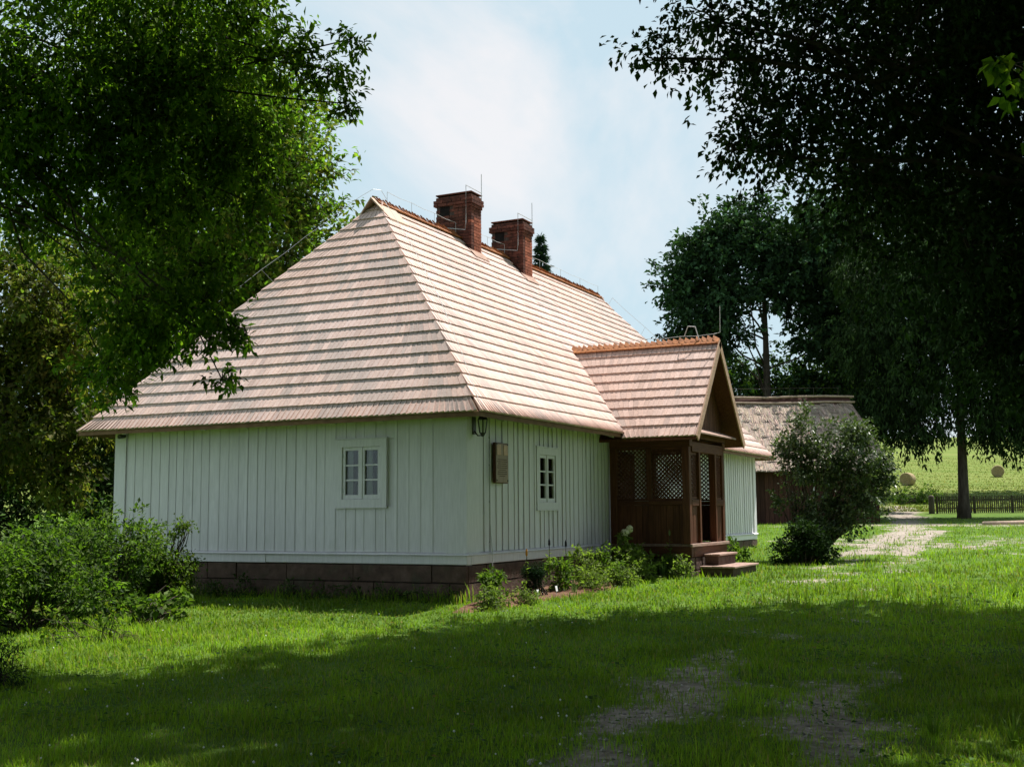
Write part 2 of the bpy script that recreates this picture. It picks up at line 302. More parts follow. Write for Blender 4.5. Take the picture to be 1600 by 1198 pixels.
# ------------------------------------------------------------------ cottage
WD, LN, OV, ZE, HR, R1, R2 = 7.4187, 17.6171, 0.4902, 2.8662, 7.5074, 3.1261, 2.7742
ZS, ZB = 0.635, 0.455
house = tag(empty('cottage', (-WD / 2, LN / 2, 0)), 'white boarded cottage with steep hipped shingle roof and wooden porch', 'cottage')
END_WIN = (-2.47, -1.465, 1.385, 2.50)          # x0 x1 z0 z1 of the casing
SIDE_WINS = [(2.58, 3.53, 1.325, 2.43), (11.2, 12.15, 1.325, 2.43)]
PY0, PY1, PX0, PX1 = 6.105, 8.47, 1.70, 2.056
ZT = 3.30
walls = MB()
def cells(a0, a1, opens):
    out = []; cur = a0
    for (u0, u1, z0, z1) in opens:
        out += [(cur, u0, 0.3, ZT), (u0, u1, 0.3, z0), (u0, u1, z1, ZT)]; cur = u1
    return out + [(cur, a1, 0.3, ZT)]
iw = 0.11
eo = (END_WIN[0] + iw, END_WIN[1] - iw, END_WIN[2] + iw, END_WIN[3] - iw)
so_ = [(a + iw, b - iw, c + iw, d - iw) for a, b, c, d in SIDE_WINS]
for u0, u1, z0, z1 in cells(-WD, 0, [eo]): walls.box(u0, u1, 0.03, 0.2, z0, z1)
for u0, u1, z0, z1 in cells(0.2, LN - 0.2, [so_[0], (6.75, 7.75, 0.62, 2.55), so_[1]]): walls.box(-0.2, -0.03, u0, u1, z0, z1)
walls.box(-WD, -WD + 0.17, 0.2, LN, 0.3, ZT); walls.box(-WD + 0.17, -0.2, LN - 0.2, LN - 0.03, 0.3, ZT)
walls.box(-WD + 0.17, -0.2, 0.2, LN - 0.2, 0.3, 0.36)
walls.obj('wall', M['paint'], house)

def boards_along(axis, a0, a1, opens, skip=()):
    """vertical boards with a narrow batten over each joint, cut round the window casings"""
    rs = random.Random(3 if axis == 'x' else 5); u = a0; edges = [a0]; pr = 0.010 if axis == 'x' else 0.018
    while u < a1 - 0.3: u += rs.uniform(0.17, 0.235); edges.append(u)
    edges.append(a1)
    def put(name, u0, u1, z0, z1, d0, d1):
        if z1 - z0 < 0.03: return
        mb = MB()
        if axis == 'x': mb.box(u0, u1, -d1, -d0, z0, z1)
        else: mb.box(d0, d1, u0, u1, z0, z1)
        mb.obj(name, M['paint'], house)
    def spans(u0, u1):
        for (o0, o1, z0, z1) in opens:
            if u1 > o0 + 0.02 and u0 < o1 - 0.02: return [(ZS + 0.01, z0), (z1, ZT - 0.02)]
        for (s0, s1, zz) in skip:
            if u0 < s1 and u1 > s0: return [(zz, ZT - 0.02)] if zz else []
        return [(ZS + 0.01, ZT - 0.02)]
    for i in range(len(edges) - 1):
        j = rs.uniform(0, 0.006)
        for z0, z1 in spans(edges[i], edges[i + 1]):
            put('board', edges[i] + 0.002, edges[i + 1] - 0.002, z0, z1, -0.03, 0.0 + j)
        if i:
            w = rs.uniform(0.024, 0.031)
            for z0, z1 in spans(edges[i] - w, edges[i] + w): put('batten', edges[i] - w, edges[i] + w, z0, z1, 0.0065, pr + rs.uniform(0, 0.004))
boards_along('x', -WD + 0.24, -0.335, [END_WIN])
boards_along('y', 0.40, PY0 + 0.02, [SIDE_WINS[0]])
boards_along('y', PY1 - 0.02, LN - 0.24, [SIDE_WINS[1]])
# corner boards (slightly tapered at the near corner as the old logs lean), ledge, sill beam
c1 = MB().hexa([(-0.335, -0.042, ZS), (0.034, -0.042, ZS), (0.03, -0.0, ZS), (-0.335, -0.0, ZS), (-0.335, -0.032, ZT), (0.03, -0.032, ZT), (0.03, 0.0, ZT), (-0.335, 0.0, ZT)]); c1.obj('corner_board', M['paint'], house)
MB().box(-0.03, 0.028, 0.0015, 0.40, ZS, ZT).obj('corner_board', M['paint'], house)
MB().box(-WD - 0.03, -WD + 0.24, -0.034, 0.03, ZS, ZT).obj('corner_board', M['paint'], house)
MB().box(-0.03, 0.034, LN - 0.24, LN + 0.03, ZS, ZT).obj('corner_board', M['paint'], house)
MB().hexa([(-WD - 0.07, -0.075, ZS - 0.03), (0.075, -0.075, ZS - 0.03), (0.075, 0.03, ZS - 0.03), (-WD - 0.07, 0.03, ZS - 0.03), (-WD - 0.07, -0.06, ZS - 0.008), (0.06, -0.06, ZS - 0.008), (0.06, 0.03, ZS + 0.012), (-WD - 0.07, 0.03, ZS + 0.012)]).obj('ledge', M['paint'], house)
MB().hexa([(-0.02, 0.031, ZS - 0.03), (0.075, 0.031, ZS - 0.03), (0.075, LN + 0.05, ZS - 0.03), (-0.02, LN + 0.05, ZS - 0.03), (-0.02, 0.031, ZS + 0.012), (0.06, 0.031, ZS - 0.008), (0.06, LN + 0.05, ZS - 0.008), (-0.02, LN + 0.05, ZS + 0.012)]).obj('ledge', M['paint'], house)
for x0, x1, dz in [(-WD - 0.04, -3.9, 0.0), (-3.895, 0.04, 0.006)]:
    MB().box(x0, x1, -0.045 + dz, 0.1, ZB + dz, ZS - 0.032).obj('sill_beam', M['paint'], house, bevel=0.006)
for y0, y1, dz in [(0.102, 5.9, 0.004), (5.905, 12.0, 0.0), (12.005, LN + 0.02, 0.005)]:
    MB().box(-0.1, 0.045 - dz, y0, y1, ZB + dz, ZS - 0.032).obj('sill_beam', M['paint'], house, bevel=0.006)
# plinth of rough stone blocks
pl = MB(); pl.box(-WD + 0.02, -0.02, 0.02, 0.3, -0.9, ZB - 0.004); pl.box(-0.3, -0.02, 0.3, LN - 0.02, -0.9, ZB - 0.004); pl.box(-WD + 0.02, -0.3, LN - 0.3, LN - 0.02, -0.9, ZB - 0.004); pl.box(-WD + 0.02, -WD + 0.3, 0.3, LN - 0.3, -0.9, ZB - 0.004)
plinth = pl.obj('plinth', M['mortar'], house)
def stone_row(axis, a0, a1, z0, z1, rs):
    u = a0
    while u < a1 - 0.05:
        w = min(rs.uniform(0.6, 1.5), a1 - u)
        if a1 - u - w < 0.2: w = a1 - u
        g = 0.002; d = rs.uniform(0.03, 0.045); zz0, zz1 = z0 + g, z1 - g + rs.uniform(-0.004, 0.002); t = 0.007
        e = [rs.uniform(-0.01, 0.01) for _ in range(4)]
        back = [(u + g, zz0), (u + w - g, zz0), (u + w - g, zz1), (u + g, zz1)]; front = [(u + g + t, zz0 + t + e[0]), (u + w - g - t, zz0 + t + e[1]), (u + w - g - t, zz1 - t - 0.003), (u + g + t, zz1 - t - 0.003)]
        P = lambda q, o: (q[0], -o, q[1]) if axis == 'x' else (o, q[0], q[1])
        vs = [P(q, -0.06) for q in back] + [P(q, d) for q in front]
        MB().poly(vs, [(3, 2, 1, 0), (4, 5, 6, 7), (0, 1, 5, 4), (1, 2, 6, 5), (2, 3, 7, 6), (3, 0, 4, 7)]).obj('stone', M['stone'], plinth); u += w
rs = random.Random(11)
for z0, z1 in [(0.17, ZB - 0.006), (-0.13, 0.17), (-0.45, -0.13)]:
    stone_row('x', -WD + rs.uniform(-0.04, 0.0), 0.03, z0, z1, rs)
    stone_row('y', 0.0 + 0.02, PY0 + 0.2 if z0 < 0.2 else LN, z0, z1, rs) if z1 < 0.3 else stone_row('y', 0.02, LN, z0, z1, rs)

def window(axis, a0, a1, z0, z1):
    """casing, two three-pane sashes, hinges, curtain and dark room behind"""
    def B(mb, u0, u1, d0, d1, w0, w1):   # d outward
        return mb.box(u0, u1, -d1, -d0, w0, w1) if axis == 'x' else mb.box(d0, d1, u0, u1, w0, w1)
    cs = MB(); c = 0.125
    B(cs, a0, a1, -0.03, 0.036, z1 - c, z1); B(cs, a0, a1, -0.03, 0.038, z0, z0 + c); B(cs, a0, a0 + c, -0.03, 0.034, z0 + c, z1 - c); B(cs, a1 - c, a1, -0.03, 0.034, z0 + c, z1 - c)
    w = cs.obj('window', M['paint'], house)
    B(MB(), a0 - 0.02, a1 + 0.02, 0.0, 0.05, z1 + 0.0015, z1 + 0.022).obj('drip_strip', M['paint'], w)
    B(MB(), a0 - 0.012, a1 + 0.012, 0.0, 0.048, z0 - 0.022, z0 - 0.0015).obj('sill', M['paint'], w)
    i0, i1, j0, j1 = a0 + c + 0.003, a1 - c - 0.003, z0 + c + 0.003, z1 - c - 0.003; mid = (i0 + i1) / 2; s = 0.055
    for k, (s0, s1) in enumerate([(i0, mid - 0.002), (mid + 0.002, i1)]):
        sm = MB(); f0, f1 = (s, s * 1.1)[::1 if k == 0 else -1]
        B(sm, s0, s0 + f0, -0.035, 0.012, j0, j1); B(sm, s1 - f1, s1, -0.035, 0.012, j0, j1); B(sm, s0 + f0, s1 - f1, -0.035, 0.011, j0, j0 + s * 1.25); B(sm, s0 + f0, s1 - f1, -0.035, 0.011, j1 - s, j1)
        sm.obj('sash', M['paint'], w)
        g0, g1, h0, h1 = s0 + f0, s1 - f1, j0 + s * 1.25, j1 - s; ph = (h1 - h0) / 3
        for q in range(3):
            B(MB(), g0, g1, -0.022, -0.018, h0 + q * ph, h0 + (q + 1) * ph).obj('pane', M['glass'], w)
            if q: B(MB(), g0, g1, -0.034, 0.006, h0 + q * ph - 0.013, h0 + q * ph + 0.013).obj('muntin', M['paint'], w)
        for hz in (j0 + 0.14, j1 - 0.14):
            e = s0 if k == 0 else s1; B(MB(), e - 0.012, e + 0.012, 0.013, 0.024, hz - 0.035, hz + 0.035).obj('hinge', M['metal'], w)
    B(MB(), mid - 0.022, mid + 0.022, 0.013, 0.024, j0, j1).obj('meeting_strip', M['paint'], w)
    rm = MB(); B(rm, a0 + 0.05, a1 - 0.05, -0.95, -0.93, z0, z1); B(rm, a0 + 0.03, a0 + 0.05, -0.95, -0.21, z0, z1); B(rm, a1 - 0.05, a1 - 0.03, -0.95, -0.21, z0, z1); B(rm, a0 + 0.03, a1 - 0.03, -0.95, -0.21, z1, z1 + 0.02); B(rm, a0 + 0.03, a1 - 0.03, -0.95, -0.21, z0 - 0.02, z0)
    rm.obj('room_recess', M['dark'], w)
    for s0, s1 in ([(i0 - 0.03, i0 + 0.165), (mid - 0.02, mid + 0.175)] if axis == 'x' else [(i0, mid - 0.03), (mid + 0.03, i1)]):
        cv, cf = [], []; n = 24
        for q in range(n + 1):
            u = s0 + (s1 - s0) * q / n; d = -0.065 + 0.012 * math.sin(q * 1.7)
            for zz in (j0 - 0.05, j1 + 0.02): cv.append((u, -d, zz) if axis == 'x' else (d, u, zz))
        for q in range(n): cf.append((2 * q, 2 * q + 2, 2 * q + 3, 2 * q + 1))
        MB().poly(cv, cf).obj('curtain', M['curtain'], w, True)
window('x', *END_WIN)
for sw in SIDE_WINS: window('y', *sw)

# ------------------------------------------------------------------ shingled roofs
XR = -WD / 2
def tri_obj(): pass
deck = MB()
e0, e1, e2, e3 = (OV, -OV, ZE), (OV, LN + OV, ZE), (-WD - OV, LN + OV, ZE), (-WD - OV, -OV, ZE)
q0, q1 = (XR, R1, HR), (XR, LN - R2, HR)
dn = lambda p, h=0.05: (p[0], p[1], p[2] - h)
deck.poly([dn(p) for p in (e0, e1, e2, e3, q0, q1)], [(0, 1, 5, 4), (1, 2, 5), (2, 3, 4, 5), (3, 0, 4)])
deck.poly([dn(p, 0.12) for p in (e0, e1, e2, e3, q0, q1)], [(4, 5, 1, 0), (5, 2, 1), (5, 4, 3, 2), (4, 0, 3)])
deck.poly([dn(p) for p in (e0, e1, e2, e3)] + [dn(p, 0.12) for p in (e0, e1, e2, e3)], [(0, 4, 5, 1), (1, 5, 6, 2), (2, 6, 7, 3), (3, 7, 4, 0)])
roof = deck.obj('roof', M['deck'], house)
TRI = [(0, 3, 2, 1), (4, 5, 6, 7), (0, 1, 5, 4), (1, 2, 6, 5), (2, 3, 7, 6), (3, 0, 4, 7)]
def shingle_plane(origin, U, V, length, vlen, left, right, ncourse, seed, holes=(), fan=1.1, mirror=False, vis=None):
    """rows of narrow wedge shingles; left(v)/right(v) bound each row, boards fan towards hips"""
    rs = random.Random(seed); O = np.array(origin, float); U = np.array(U, float); V = np.array(V, float); N = np.cross(U, V); N /= np.linalg.norm(N)
    ex = vlen / ncourse; out = []
    for c in range(ncourse):
        v0 = c * ex - (0.05 if c == 0 else 0.0); v1 = min((c + 1) * ex + 0.05, vlen + 0.01); l0, r0 = left(c * ex), right(c * ex); l1, r1 = left(min((c + 1) * ex, vlen)), right(min((c + 1) * ex, vlen))
        u = l0; tone = rs.uniform(0.96, 1.04)
        base = []
        while u < r0 - 1e-4:
            w = rs.uniform(0.085, 0.118); base.append((u, min(u + w, r0))); u += w
        def top(u_):
            dl, dr = u_ - l0, r0 - u_; s = 0
            if abs(l1 - l0) > 1e-6 and dl < fan: s += (1 - dl / fan) * (l1 - l0)
            if abs(r1 - r0) > 1e-6 and dr < fan: s += (1 - dr / fan) * (r1 - r0)
            return s
        for a, b in base:
            if b - a < 0.012: continue
            k = (v1 - v0) / ex; ta, tb = a + top(a) * k, b + top(b) * k
            if tb - ta < 0.006: tb = ta + 0.006
            jit = rs.uniform(-0.004, 0.004); th, tl = (rs.uniform(0.027, 0.030), rs.uniform(0.020, 0.022)) if c else (rs.uniform(0.036, 0.042), rs.uniform(0.010, 0.014))
            if mirror: th, tl = tl, th
            P = lambda u_, v_, n_: O + U * u_ + V * v_ + N * n_
            lift = 0.0; gp = 0.0008 if fan <= 0 or min(a - l0 if abs(l1 - l0) > 1e-6 else 9, r0 - b if abs(r1 - r0) > 1e-6 else 9) > fan * 0.7 else 0.0035
            a, ta = a + gp, ta + gp
            vs = [P(a, v0 + jit, -0.009), P(b, v0 + jit, -0.009), P(tb, v1, -0.022), P(ta, v1, -0.022), P(a, v0 + jit, lift + tl), P(b, v0 + jit, lift + th), P(tb, v1, -0.003), P(ta, v1, -0.005)]
            cen = P((a + b) / 2, (v0 + v1) / 2, 0)
            if any(h(cen) for h in holes): continue
            val = rs.gauss(1.0, 0.06) * tone; warm = rs.random()
            if rs.random() < 0.05: val *= 0.82
            col = np.array([0.59, 0.445, 0.40]) * (1 - 0.22 * warm) + np.array([0.60, 0.39, 0.285]) * 0.22 * warm
            pn = vnoise(cen[0] * 0.6 + cen[2] * 0.8 + 11, cen[1] * 0.6 + cen[2] * 0.5)
            col = col * val * np.array([1.0, 0.95 + 0.08 * pn, 0.90 + 0.16 * pn])
            wz = vnoise(cen[0] * 1.7 + cen[2] * 2.3 + 50, cen[1] * 1.7 + 20) + rs.uniform(-0.15, 0.15)
            if wz > 0.72: col = col * (1 - 0.55) + np.array([0.40, 0.335, 0.305]) * 0.55     # boards already gone grey
            out.append((np.array(vs), col, cen))
    return out
def emit_shingles(allsh, parent, nobj):
    allsh.sort(key=lambda s: np.linalg.norm(s[2] - CAM))
    for vs, col, cen in allsh[:nobj]:
        link('shingle', npmesh('shingle', vs, np.array(TRI), M['shingle'], np.repeat(col[None], 8, 0)), parent)
    rest = allsh[nobj:]
    if rest:
        V = np.concatenate([s[0] for s in rest]); F = (np.array(TRI)[None] + 8 * np.arange(len(rest))[:, None, None]).reshape(-1, 4); T = np.repeat(np.array([s[1] for s in rest]), 8, 0)
        tag(link('shingles', npmesh('shingles', V, F, M['shingle'], T), parent), kind='stuff')
def plane_axes(ea, eb, top):
    ea, eb, top = map(np.array, (ea, eb, top)); U = eb - ea; L = np.linalg.norm(U); U = U / L; d = top - ea; d = d - U * d.dot(U); vl = np.linalg.norm(d); return U, d / vl, L, vl
KS = (HR - ZE) / (OV + WD / 2)
def in_chim(c): return any(x0 - 0.02 < c[0] < x1 + 0.02 and y0 - 0.02 < c[1] < y1 + 0.02 for x0, x1, y0, y1 in ((-4.28, -3.36, 6.45, 6.93), (-4.12, -3.25, 8.9, 9.42)))
def under_porch(c): return c[0] > -1.25 and abs(c[1] - 7.29) < (4.8 - c[2]) * 0.83 - 0.12
sh = []
U, V, L, vl = plane_axes(e3, e0, q0); xe = WD / 2 + OV
sh += shingle_plane(e3, U, V, L, vl, lambda v: v / vl * xe, lambda v: L - v / vl * xe, 22, 21)
U, V, L, vl = plane_axes(e0, e1, q0)
sh += shingle_plane(e0, U, V, L, vl, lambda v: v / vl * (R1 + OV), lambda v: L - v / vl * (R2 + OV), 22, 22, holes=(in_chim, under_porch), mirror=True)
emit_shingles(sh, roof, 300)
# the two slopes turned away from the camera
sh = []
U, V, L, vl = plane_axes(e2, e3, q0); sh += shingle_plane(e2, U, V, L, vl, lambda v: v / vl * (R2 + OV), lambda v: L - v / vl * (R1 + OV), 22, 23, holes=(in_chim,))
U, V, L, vl = plane_axes(e1, e2, q1); sh += shingle_plane(e1, U, V, L, vl, lambda v: v / vl * xe, lambda v: L - v / vl * xe, 22, 24)
emit_shingles(sh, roof, 0)
def crest(name, p, q, side, parent, seed):
    """ridge row: upright shingle tips standing above the ridge, leaning to one side, over a ridge board"""
    rs = random.Random(seed); p, q, side = Vector(p), Vector(q), Vector(side); L = (q - p).length; d = (q - p) / L; mb = MB(); u = 0
    while u < L - 0.05:
        w = rs.uniform(0.11, 0.14); b = p + d * u; t = b + side * -0.06 + Vector((0, 0, rs.uniform(0.075, 0.115))); t2 = b + d * w; hh = Vector((0, 0, rs.uniform(0.0, 0.02)))
        th = side * 0.022; lo = side * 0.10 + Vector((0, 0, -0.085))
        a0, a1 = b + lo, b + d * (w - 0.006) + lo; b0 = t + d * rs.uniform(-0.01, 0.01); b1 = t2 + side * -0.04 + Vector((0, 0, 0.012)) + hh
        up = Vector((0, 0, 0.022)) + th
        mb.hexa([a0, a1, b1, b0, a0 + up, a1 + up, b1 + up, b0 + up]); u += w
    o = mb.obj(name, M['crest'], parent); tag(o, kind='stuff'); return o
crest('ridge_crest', (XR, R1 - 0.12, HR + 0.02), (XR, LN - R2 + 0.12, HR + 0.02), (1, 0, 0), roof, 4)
g = MB()  # small gablet at the head of the near hip
for sx in (-1, 1):
    a = Vector((XR, R1 - 0.26, HR + 0.05)); b = Vector((XR, R1 + 0.5, HR + 0.05)); d = Vector((sx * 0.42, 0.0, -0.42 * KS))
    n = Vector((0, 0, 0.035)); a2 = a + d + Vector((0, 0.06, 0)); b2 = b + d
    g.hexa([a - n, a2 - n, b2 - n, b - n, a, a2, b2, b] if sx > 0 else [a2 - n, a - n, b - n, b2 - n, a2, a, b, b2])
go = g.obj('gablet', M['shingle'], roof); at_ = go.data.attributes.new('tint', 'FLOAT_COLOR', 'POINT')
for d_ in at_.data: d_.color = (0.55, 0.38, 0.28, 1)
MB().poly([(XR - 0.36, R1 - 0.06, HR - 0.36), (XR + 0.36, R1 - 0.06, HR - 0.36), (XR, R1 - 0.06, HR + 0.03), (XR - 0.36, R1 + 0.1, HR - 0.36), (XR + 0.36, R1 + 0.1, HR - 0.36), (XR, R1 + 0.1, HR + 0.03)], [(0, 1, 2), (3, 5, 4), (0, 2, 5, 3), (1, 4, 5, 2), (0, 3, 4, 1)]).obj('gablet_board', M['deck'], roof)
# rafter tails under the eaves
for k in range(8): x = -WD + 0.5 + k * 0.92; MB().hexa([(x, -OV + 0.08, ZE - 0.13), (x + 0.1, -OV + 0.08, ZE - 0.13), (x + 0.1, 0.03, ZE + 0.0), (x, 0.03, ZE + 0.0), (x, -OV + 0.08, ZE - 0.06), (x + 0.1, -OV + 0.08, ZE - 0.06), (x + 0.1, 0.03, ZE + 0.4), (x, 0.03, ZE + 0.4)]).obj('rafter_tail', M['paint'], roof)
for k in range(18):
    y = 0.55 + k * 0.95
    if PY0 - 0.6 < y < PY1 + 0.6: continue
    MB().hexa([(-0.03, y, ZE + 0.0), (OV - 0.08, y, ZE - 0.13), (OV - 0.08, y + 0.1, ZE - 0.13), (-0.03, y + 0.1, ZE + 0.0), (-0.03, y, ZE + 0.4), (OV - 0.08, y, ZE - 0.06), (OV - 0.08, y + 0.1, ZE - 0.06), (-0.03, y + 0.1, ZE + 0.4)]).obj('rafter_tail', M['paint'], roof)

# ------------------------------------------------------------------ chimneys
def chimney(x0, x1, y0, y1, zb, zt, label):
    c = empty('chimney', (-0.0, 0.0, 0.0)); c.parent = house; c.location = Vector(((x0 + x1) / 2, (y0 + y1) / 2, zb)) - house.location; c['label'] = label
    base = Vector(((x0 + x1) / 2, (y0 + y1) / 2, zb))
    def put(mb, name, m, bevel=0): 
        o = mb.obj(name, m, None, bevel=bevel); o.parent = c; o.location = -base; return o
    g = 0.012; ch = 0.074; nc = int(round((zt - zb) / ch)); rs = random.Random(int(zt * 1000))
    put(MB().box(x0 + g, x1 - g, y0 + g, y1 - g, zb, zt - 0.03), 'mortar_core', M['mortar'])
    hx = x0 + 0.16; hz0, hz1 = zt - 0.48, zt - 0.26
    for k in range(nc):
        z0 = zb + k * ch; z1 = z0 + ch - g; top = nc - 1 - k; o = {0: 0.0, 1: 0.045, 2: 0.045, 3: 0.02}.get(top, 0.0)
        m = M['sooty'] if top < 4 or (top < 7 and rs.random() < 0.5) else M['brick']
        X0, X1, Y0, Y1 = x0 - o, x1 + o, y0 - o, y1 + o; t = 0.115
        odd = k % 2
        for axis in ('x', 'y'):
            a0, a1 = (X0, X1) if axis == 'x' else (Y0, Y1)
            if axis == 'y': a0, a1 = a0 + t + g, a1 - t - g
            for side in (0, 1):
                u = a0; first = True
                while u < a1 - 0.01:
                    w = 0.24 if not (first and odd) else 0.115; first = False
                    e = min(u + w, a1)
                    if a1 - e < 0.06: e = a1
                    d = rs.uniform(-0.004, 0.004)
                    if axis == 'x':
                        yy = (Y0 + d, Y0 + t) if side == 0 else (Y1 - t, Y1 + d)
                        if not (side == 0 and e > hx and u < hx + 0.13 and z1 > hz0 and z0 < hz1):
                            mm = M['sooty'] if side == 0 and rs.random() < 0.93 else m  # most end-face bricks coloured darker to paint in that side's shade
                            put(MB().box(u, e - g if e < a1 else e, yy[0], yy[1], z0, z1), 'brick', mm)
                    else:
                        xx = (X0 + d, X0 + t) if side == 0 else (X1 - t, X1 + d)
                        put(MB().box(xx[0], xx[1], u, e - g if e < a1 else e, z0, z1), 'brick', m)
                    u = e
    put(MB().box(hx - 0.06, hx + 0.19, y0 + 0.004, y0 + g + 0.001, hz0 - 0.02, hz1 + 0.02), 'flue_opening', M['black'])  # thin black plate painted for the dark depth of the opening
    put(MB().box(x0 - 0.01, x1 + 0.01, y0 - 0.01, y1 + 0.01, zt + 0.003, zt + 0.035), 'cap', M['sooty'], 0.008)
    # flashing strip laid on the slope below the shaft
    zx = lambda x: ZE + (OV - x) * KS
    fl = MB(); xa, xb = x1 - 0.02, x1 + 0.17
    fl.hexa([(xa, y0 - 0.09, zx(xa) + 0.035), (xb, y0 - 0.09, zx(xb) + 0.035), (xb, y1 + 0.09, zx(xb) + 0.035), (xa, y1 + 0.09, zx(xa) + 0.035), (xa, y0 - 0.09, zx(xa) + 0.05), (xb, y0 - 0.09, zx(xb) + 0.05), (xb, y1 + 0.09, zx(xb) + 0.05), (xa, y1 + 0.09, zx(xa) + 0.05)])
    put(fl, 'flashing', M['lead'])
chimney(-4.28, -3.36, 6.45, 6.93, 6.55, 8.50, 'nearer red brick chimney with sooty end face')
chimney(-4.12, -3.25, 8.90, 9.42, 6.45, 8.40, 'farther red brick chimney with blackened cap')

# ------------------------------------------------------------------ porch
FL = 0.62
porch = empty('porch'); porch.parent = house; porch.location = Vector((PX0 / 2, (PY0 + PY1) / 2, 0)) - house.location
PB = Vector((PX0 / 2, (PY0 + PY1) / 2, 0))
def pp(mb, name, m, bevel=0.006):
    o = mb.obj(name, m, None, bevel=bevel); o.parent = porch; o.location = -PB; return o
T = 0.15
for k in range(8): x = 0.06 + k * 0.21; pp(MB().box(x, x + 0.205, PY0 - 0.02, PY1 + 0.02, FL - 0.04, FL + (k % 3) * 0.002), 'floor_plank', M['step'])
pp(MB().box(PX0 + 0.042, PX0 + 0.09, PY0 - 0.12, PY1 + 0.12, FL - 0.05, FL + 0.012), 'threshold', M['step'])
rs = random.Random(9)
for z0, z1 in [(-0.25, 0.1), (0.105, 0.36)]:
    for a, b in [(0.08, 0.75), (0.76, PX0 + 0.02)]:
        pp(MB().box(a, b, PY0 - rs.uniform(0.0, 0.03), PY0 + 0.25, z0, z1), 'foundation_stone', M['stone'], 0.015)
    for a, b in [(PY0 + 0.255, 6.75), (6.76, 7.7), (7.71, PY1 + 0.02)]:
        pp(MB().box(PX0 - 0.25, PX0 + 0.03 + rs.uniform(0, 0.03), a, b, z0, z1), 'foundation_stone', M['stone'], 0.015)
pp(MB().box(0.08, PX0 + 0.05, PY0 - 0.055, PY0 + 0.1, 0.37, FL - 0.045), 'base_beam', M['porchx']); pp(MB().box(0.08, PX0 + 0.05, PY1 - 0.1, PY1 + 0.055, 0.37, FL - 0.045), 'base_beam', M['porchx'])
pp(MB().box(PX0 - 0.08, PX0 + 0.052, PY0 + 0.105, PY1 - 0.105, 0.37, FL - 0.045), 'base_beam', M['porchx'])
HB = 2.56
posts = [(PX0 - T / 2 + 0.03, PY0 + 0.03), (PX0 - T / 2 + 0.03, PY1 - 0.03), (0.12, PY0 + 0.03), (0.12, PY1 - 0.03)]
for x, y in posts: pp(MB().box(x - T / 2, x + T / 2, y - T / 2, y + T / 2, FL + 0.006, HB), 'post', M['porch'])
for y in (6.72, 7.83): pp(MB().box(PX0 - 0.09, PX0 + 0.05, y - 0.05, y + 0.05, FL + 0.006, HB), 'door_jamb', M['porch'])
for y in (PY0 + 0.03, PY1 - 0.03): pp(MB().box(0.045, PX0 + 0.06, y - 0.085, y + 0.085, HB + 0.002, HB + 0.17), 'top_beam', M['porchx'])
pp(MB().box(PX0 - 0.12, PX0 + 0.055, PY0 + 0.12, PY1 - 0.12, HB - 0.10, HB + 0.10), 'top_beam', M['porchx'])
pp(MB().box(PX0 - 0.12, PX0 + 0.062, PY0 - 0.1, PY1 + 0.1, HB + 0.18, HB + 0.30), 'top_beam', M['porchx'])
RL = 1.40
def lattice(axis, fixed, a0, a1, z0, z1):
    mb = MB(); st = 0.088; w = 0.022; H = z1 - z0; Lw = a1 - a0
    for sgn in (1, -1):
        k = -H
        while k < Lw:
            s, e = k, k + H; t0, t1 = max(0, -k / H) , min(1, (Lw - k) / H)
            if t1 > t0 + 0.02:
                ua, ub = a0 + k + t0 * H, a0 + k + t1 * H; za, zb_ = z0 + t0 * H, z0 + t1 * H
                if sgn < 0: za, zb_ = z1 - t0 * H, z1 - t1 * H
                off = 0.006 * sgn
                if axis == 'x': mb.bar((ua, fixed + off, za), (ub, fixed + off, zb_), 0.0115, w, up=(0, 0, 1)) if False else mb.bar((ua, fixed + off, za), (ub, fixed + off, zb_), w, 0.0115, up=(0, 1, 0))
                else: mb.bar((fixed + off, ua, za), (fixed + off, ub, zb_), w, 0.0115, up=(1, 0, 0))
            k += st
    o = pp(mb, 'lattice', M['porch'], 0); tag(o, kind='stuff')
    fr = MB()
    for b in ((a0, a1, z0 - 0.03, z0 + 0.012), (a0, a1, z1 - 0.012, z1 + 0.03)):
        if axis == 'x': fr.box(b[0], b[1], fixed - 0.02, fixed + 0.02, b[2], b[3])
        else: fr.box(fixed - 0.02, fixed + 0.02, b[0], b[1], b[2], b[3])
    pp(fr, 'lattice_frame', M['porchx'], 0)
for y, s in ((PY0 + 0.03, -1), (PY1 - 0.03, 1)):
    xm = 0.87; pp(MB().box(xm - 0.05, xm + 0.05, y - 0.05, y + 0.05, RL + 0.09, HB), 'mullion', M['porch'])
    pp(MB().box(0.2, PX0 - 0.12, y - 0.07, y + 0.07, RL, RL + 0.085), 'rail', M['porchx'])
    lattice('x', y, 0.197, xm - 0.052, RL + 0.12, HB - 0.035); lattice('x', y, xm + 0.052, PX0 - 0.122, RL + 0.12, HB - 0.035)
    u = 0.197
    while u < PX0 - 0.13: w = min(rs.uniform(0.115, 0.15), PX0 - 0.122 - u); pp(MB().box(u + 0.002, u + w - 0.002, y - 0.018 + s * 0.02, y + 0.018 + s * (0.02 + rs.uniform(0, .006)), FL + 0.01, RL - 0.002), 'plank', M['porch'], 0.004); u += w
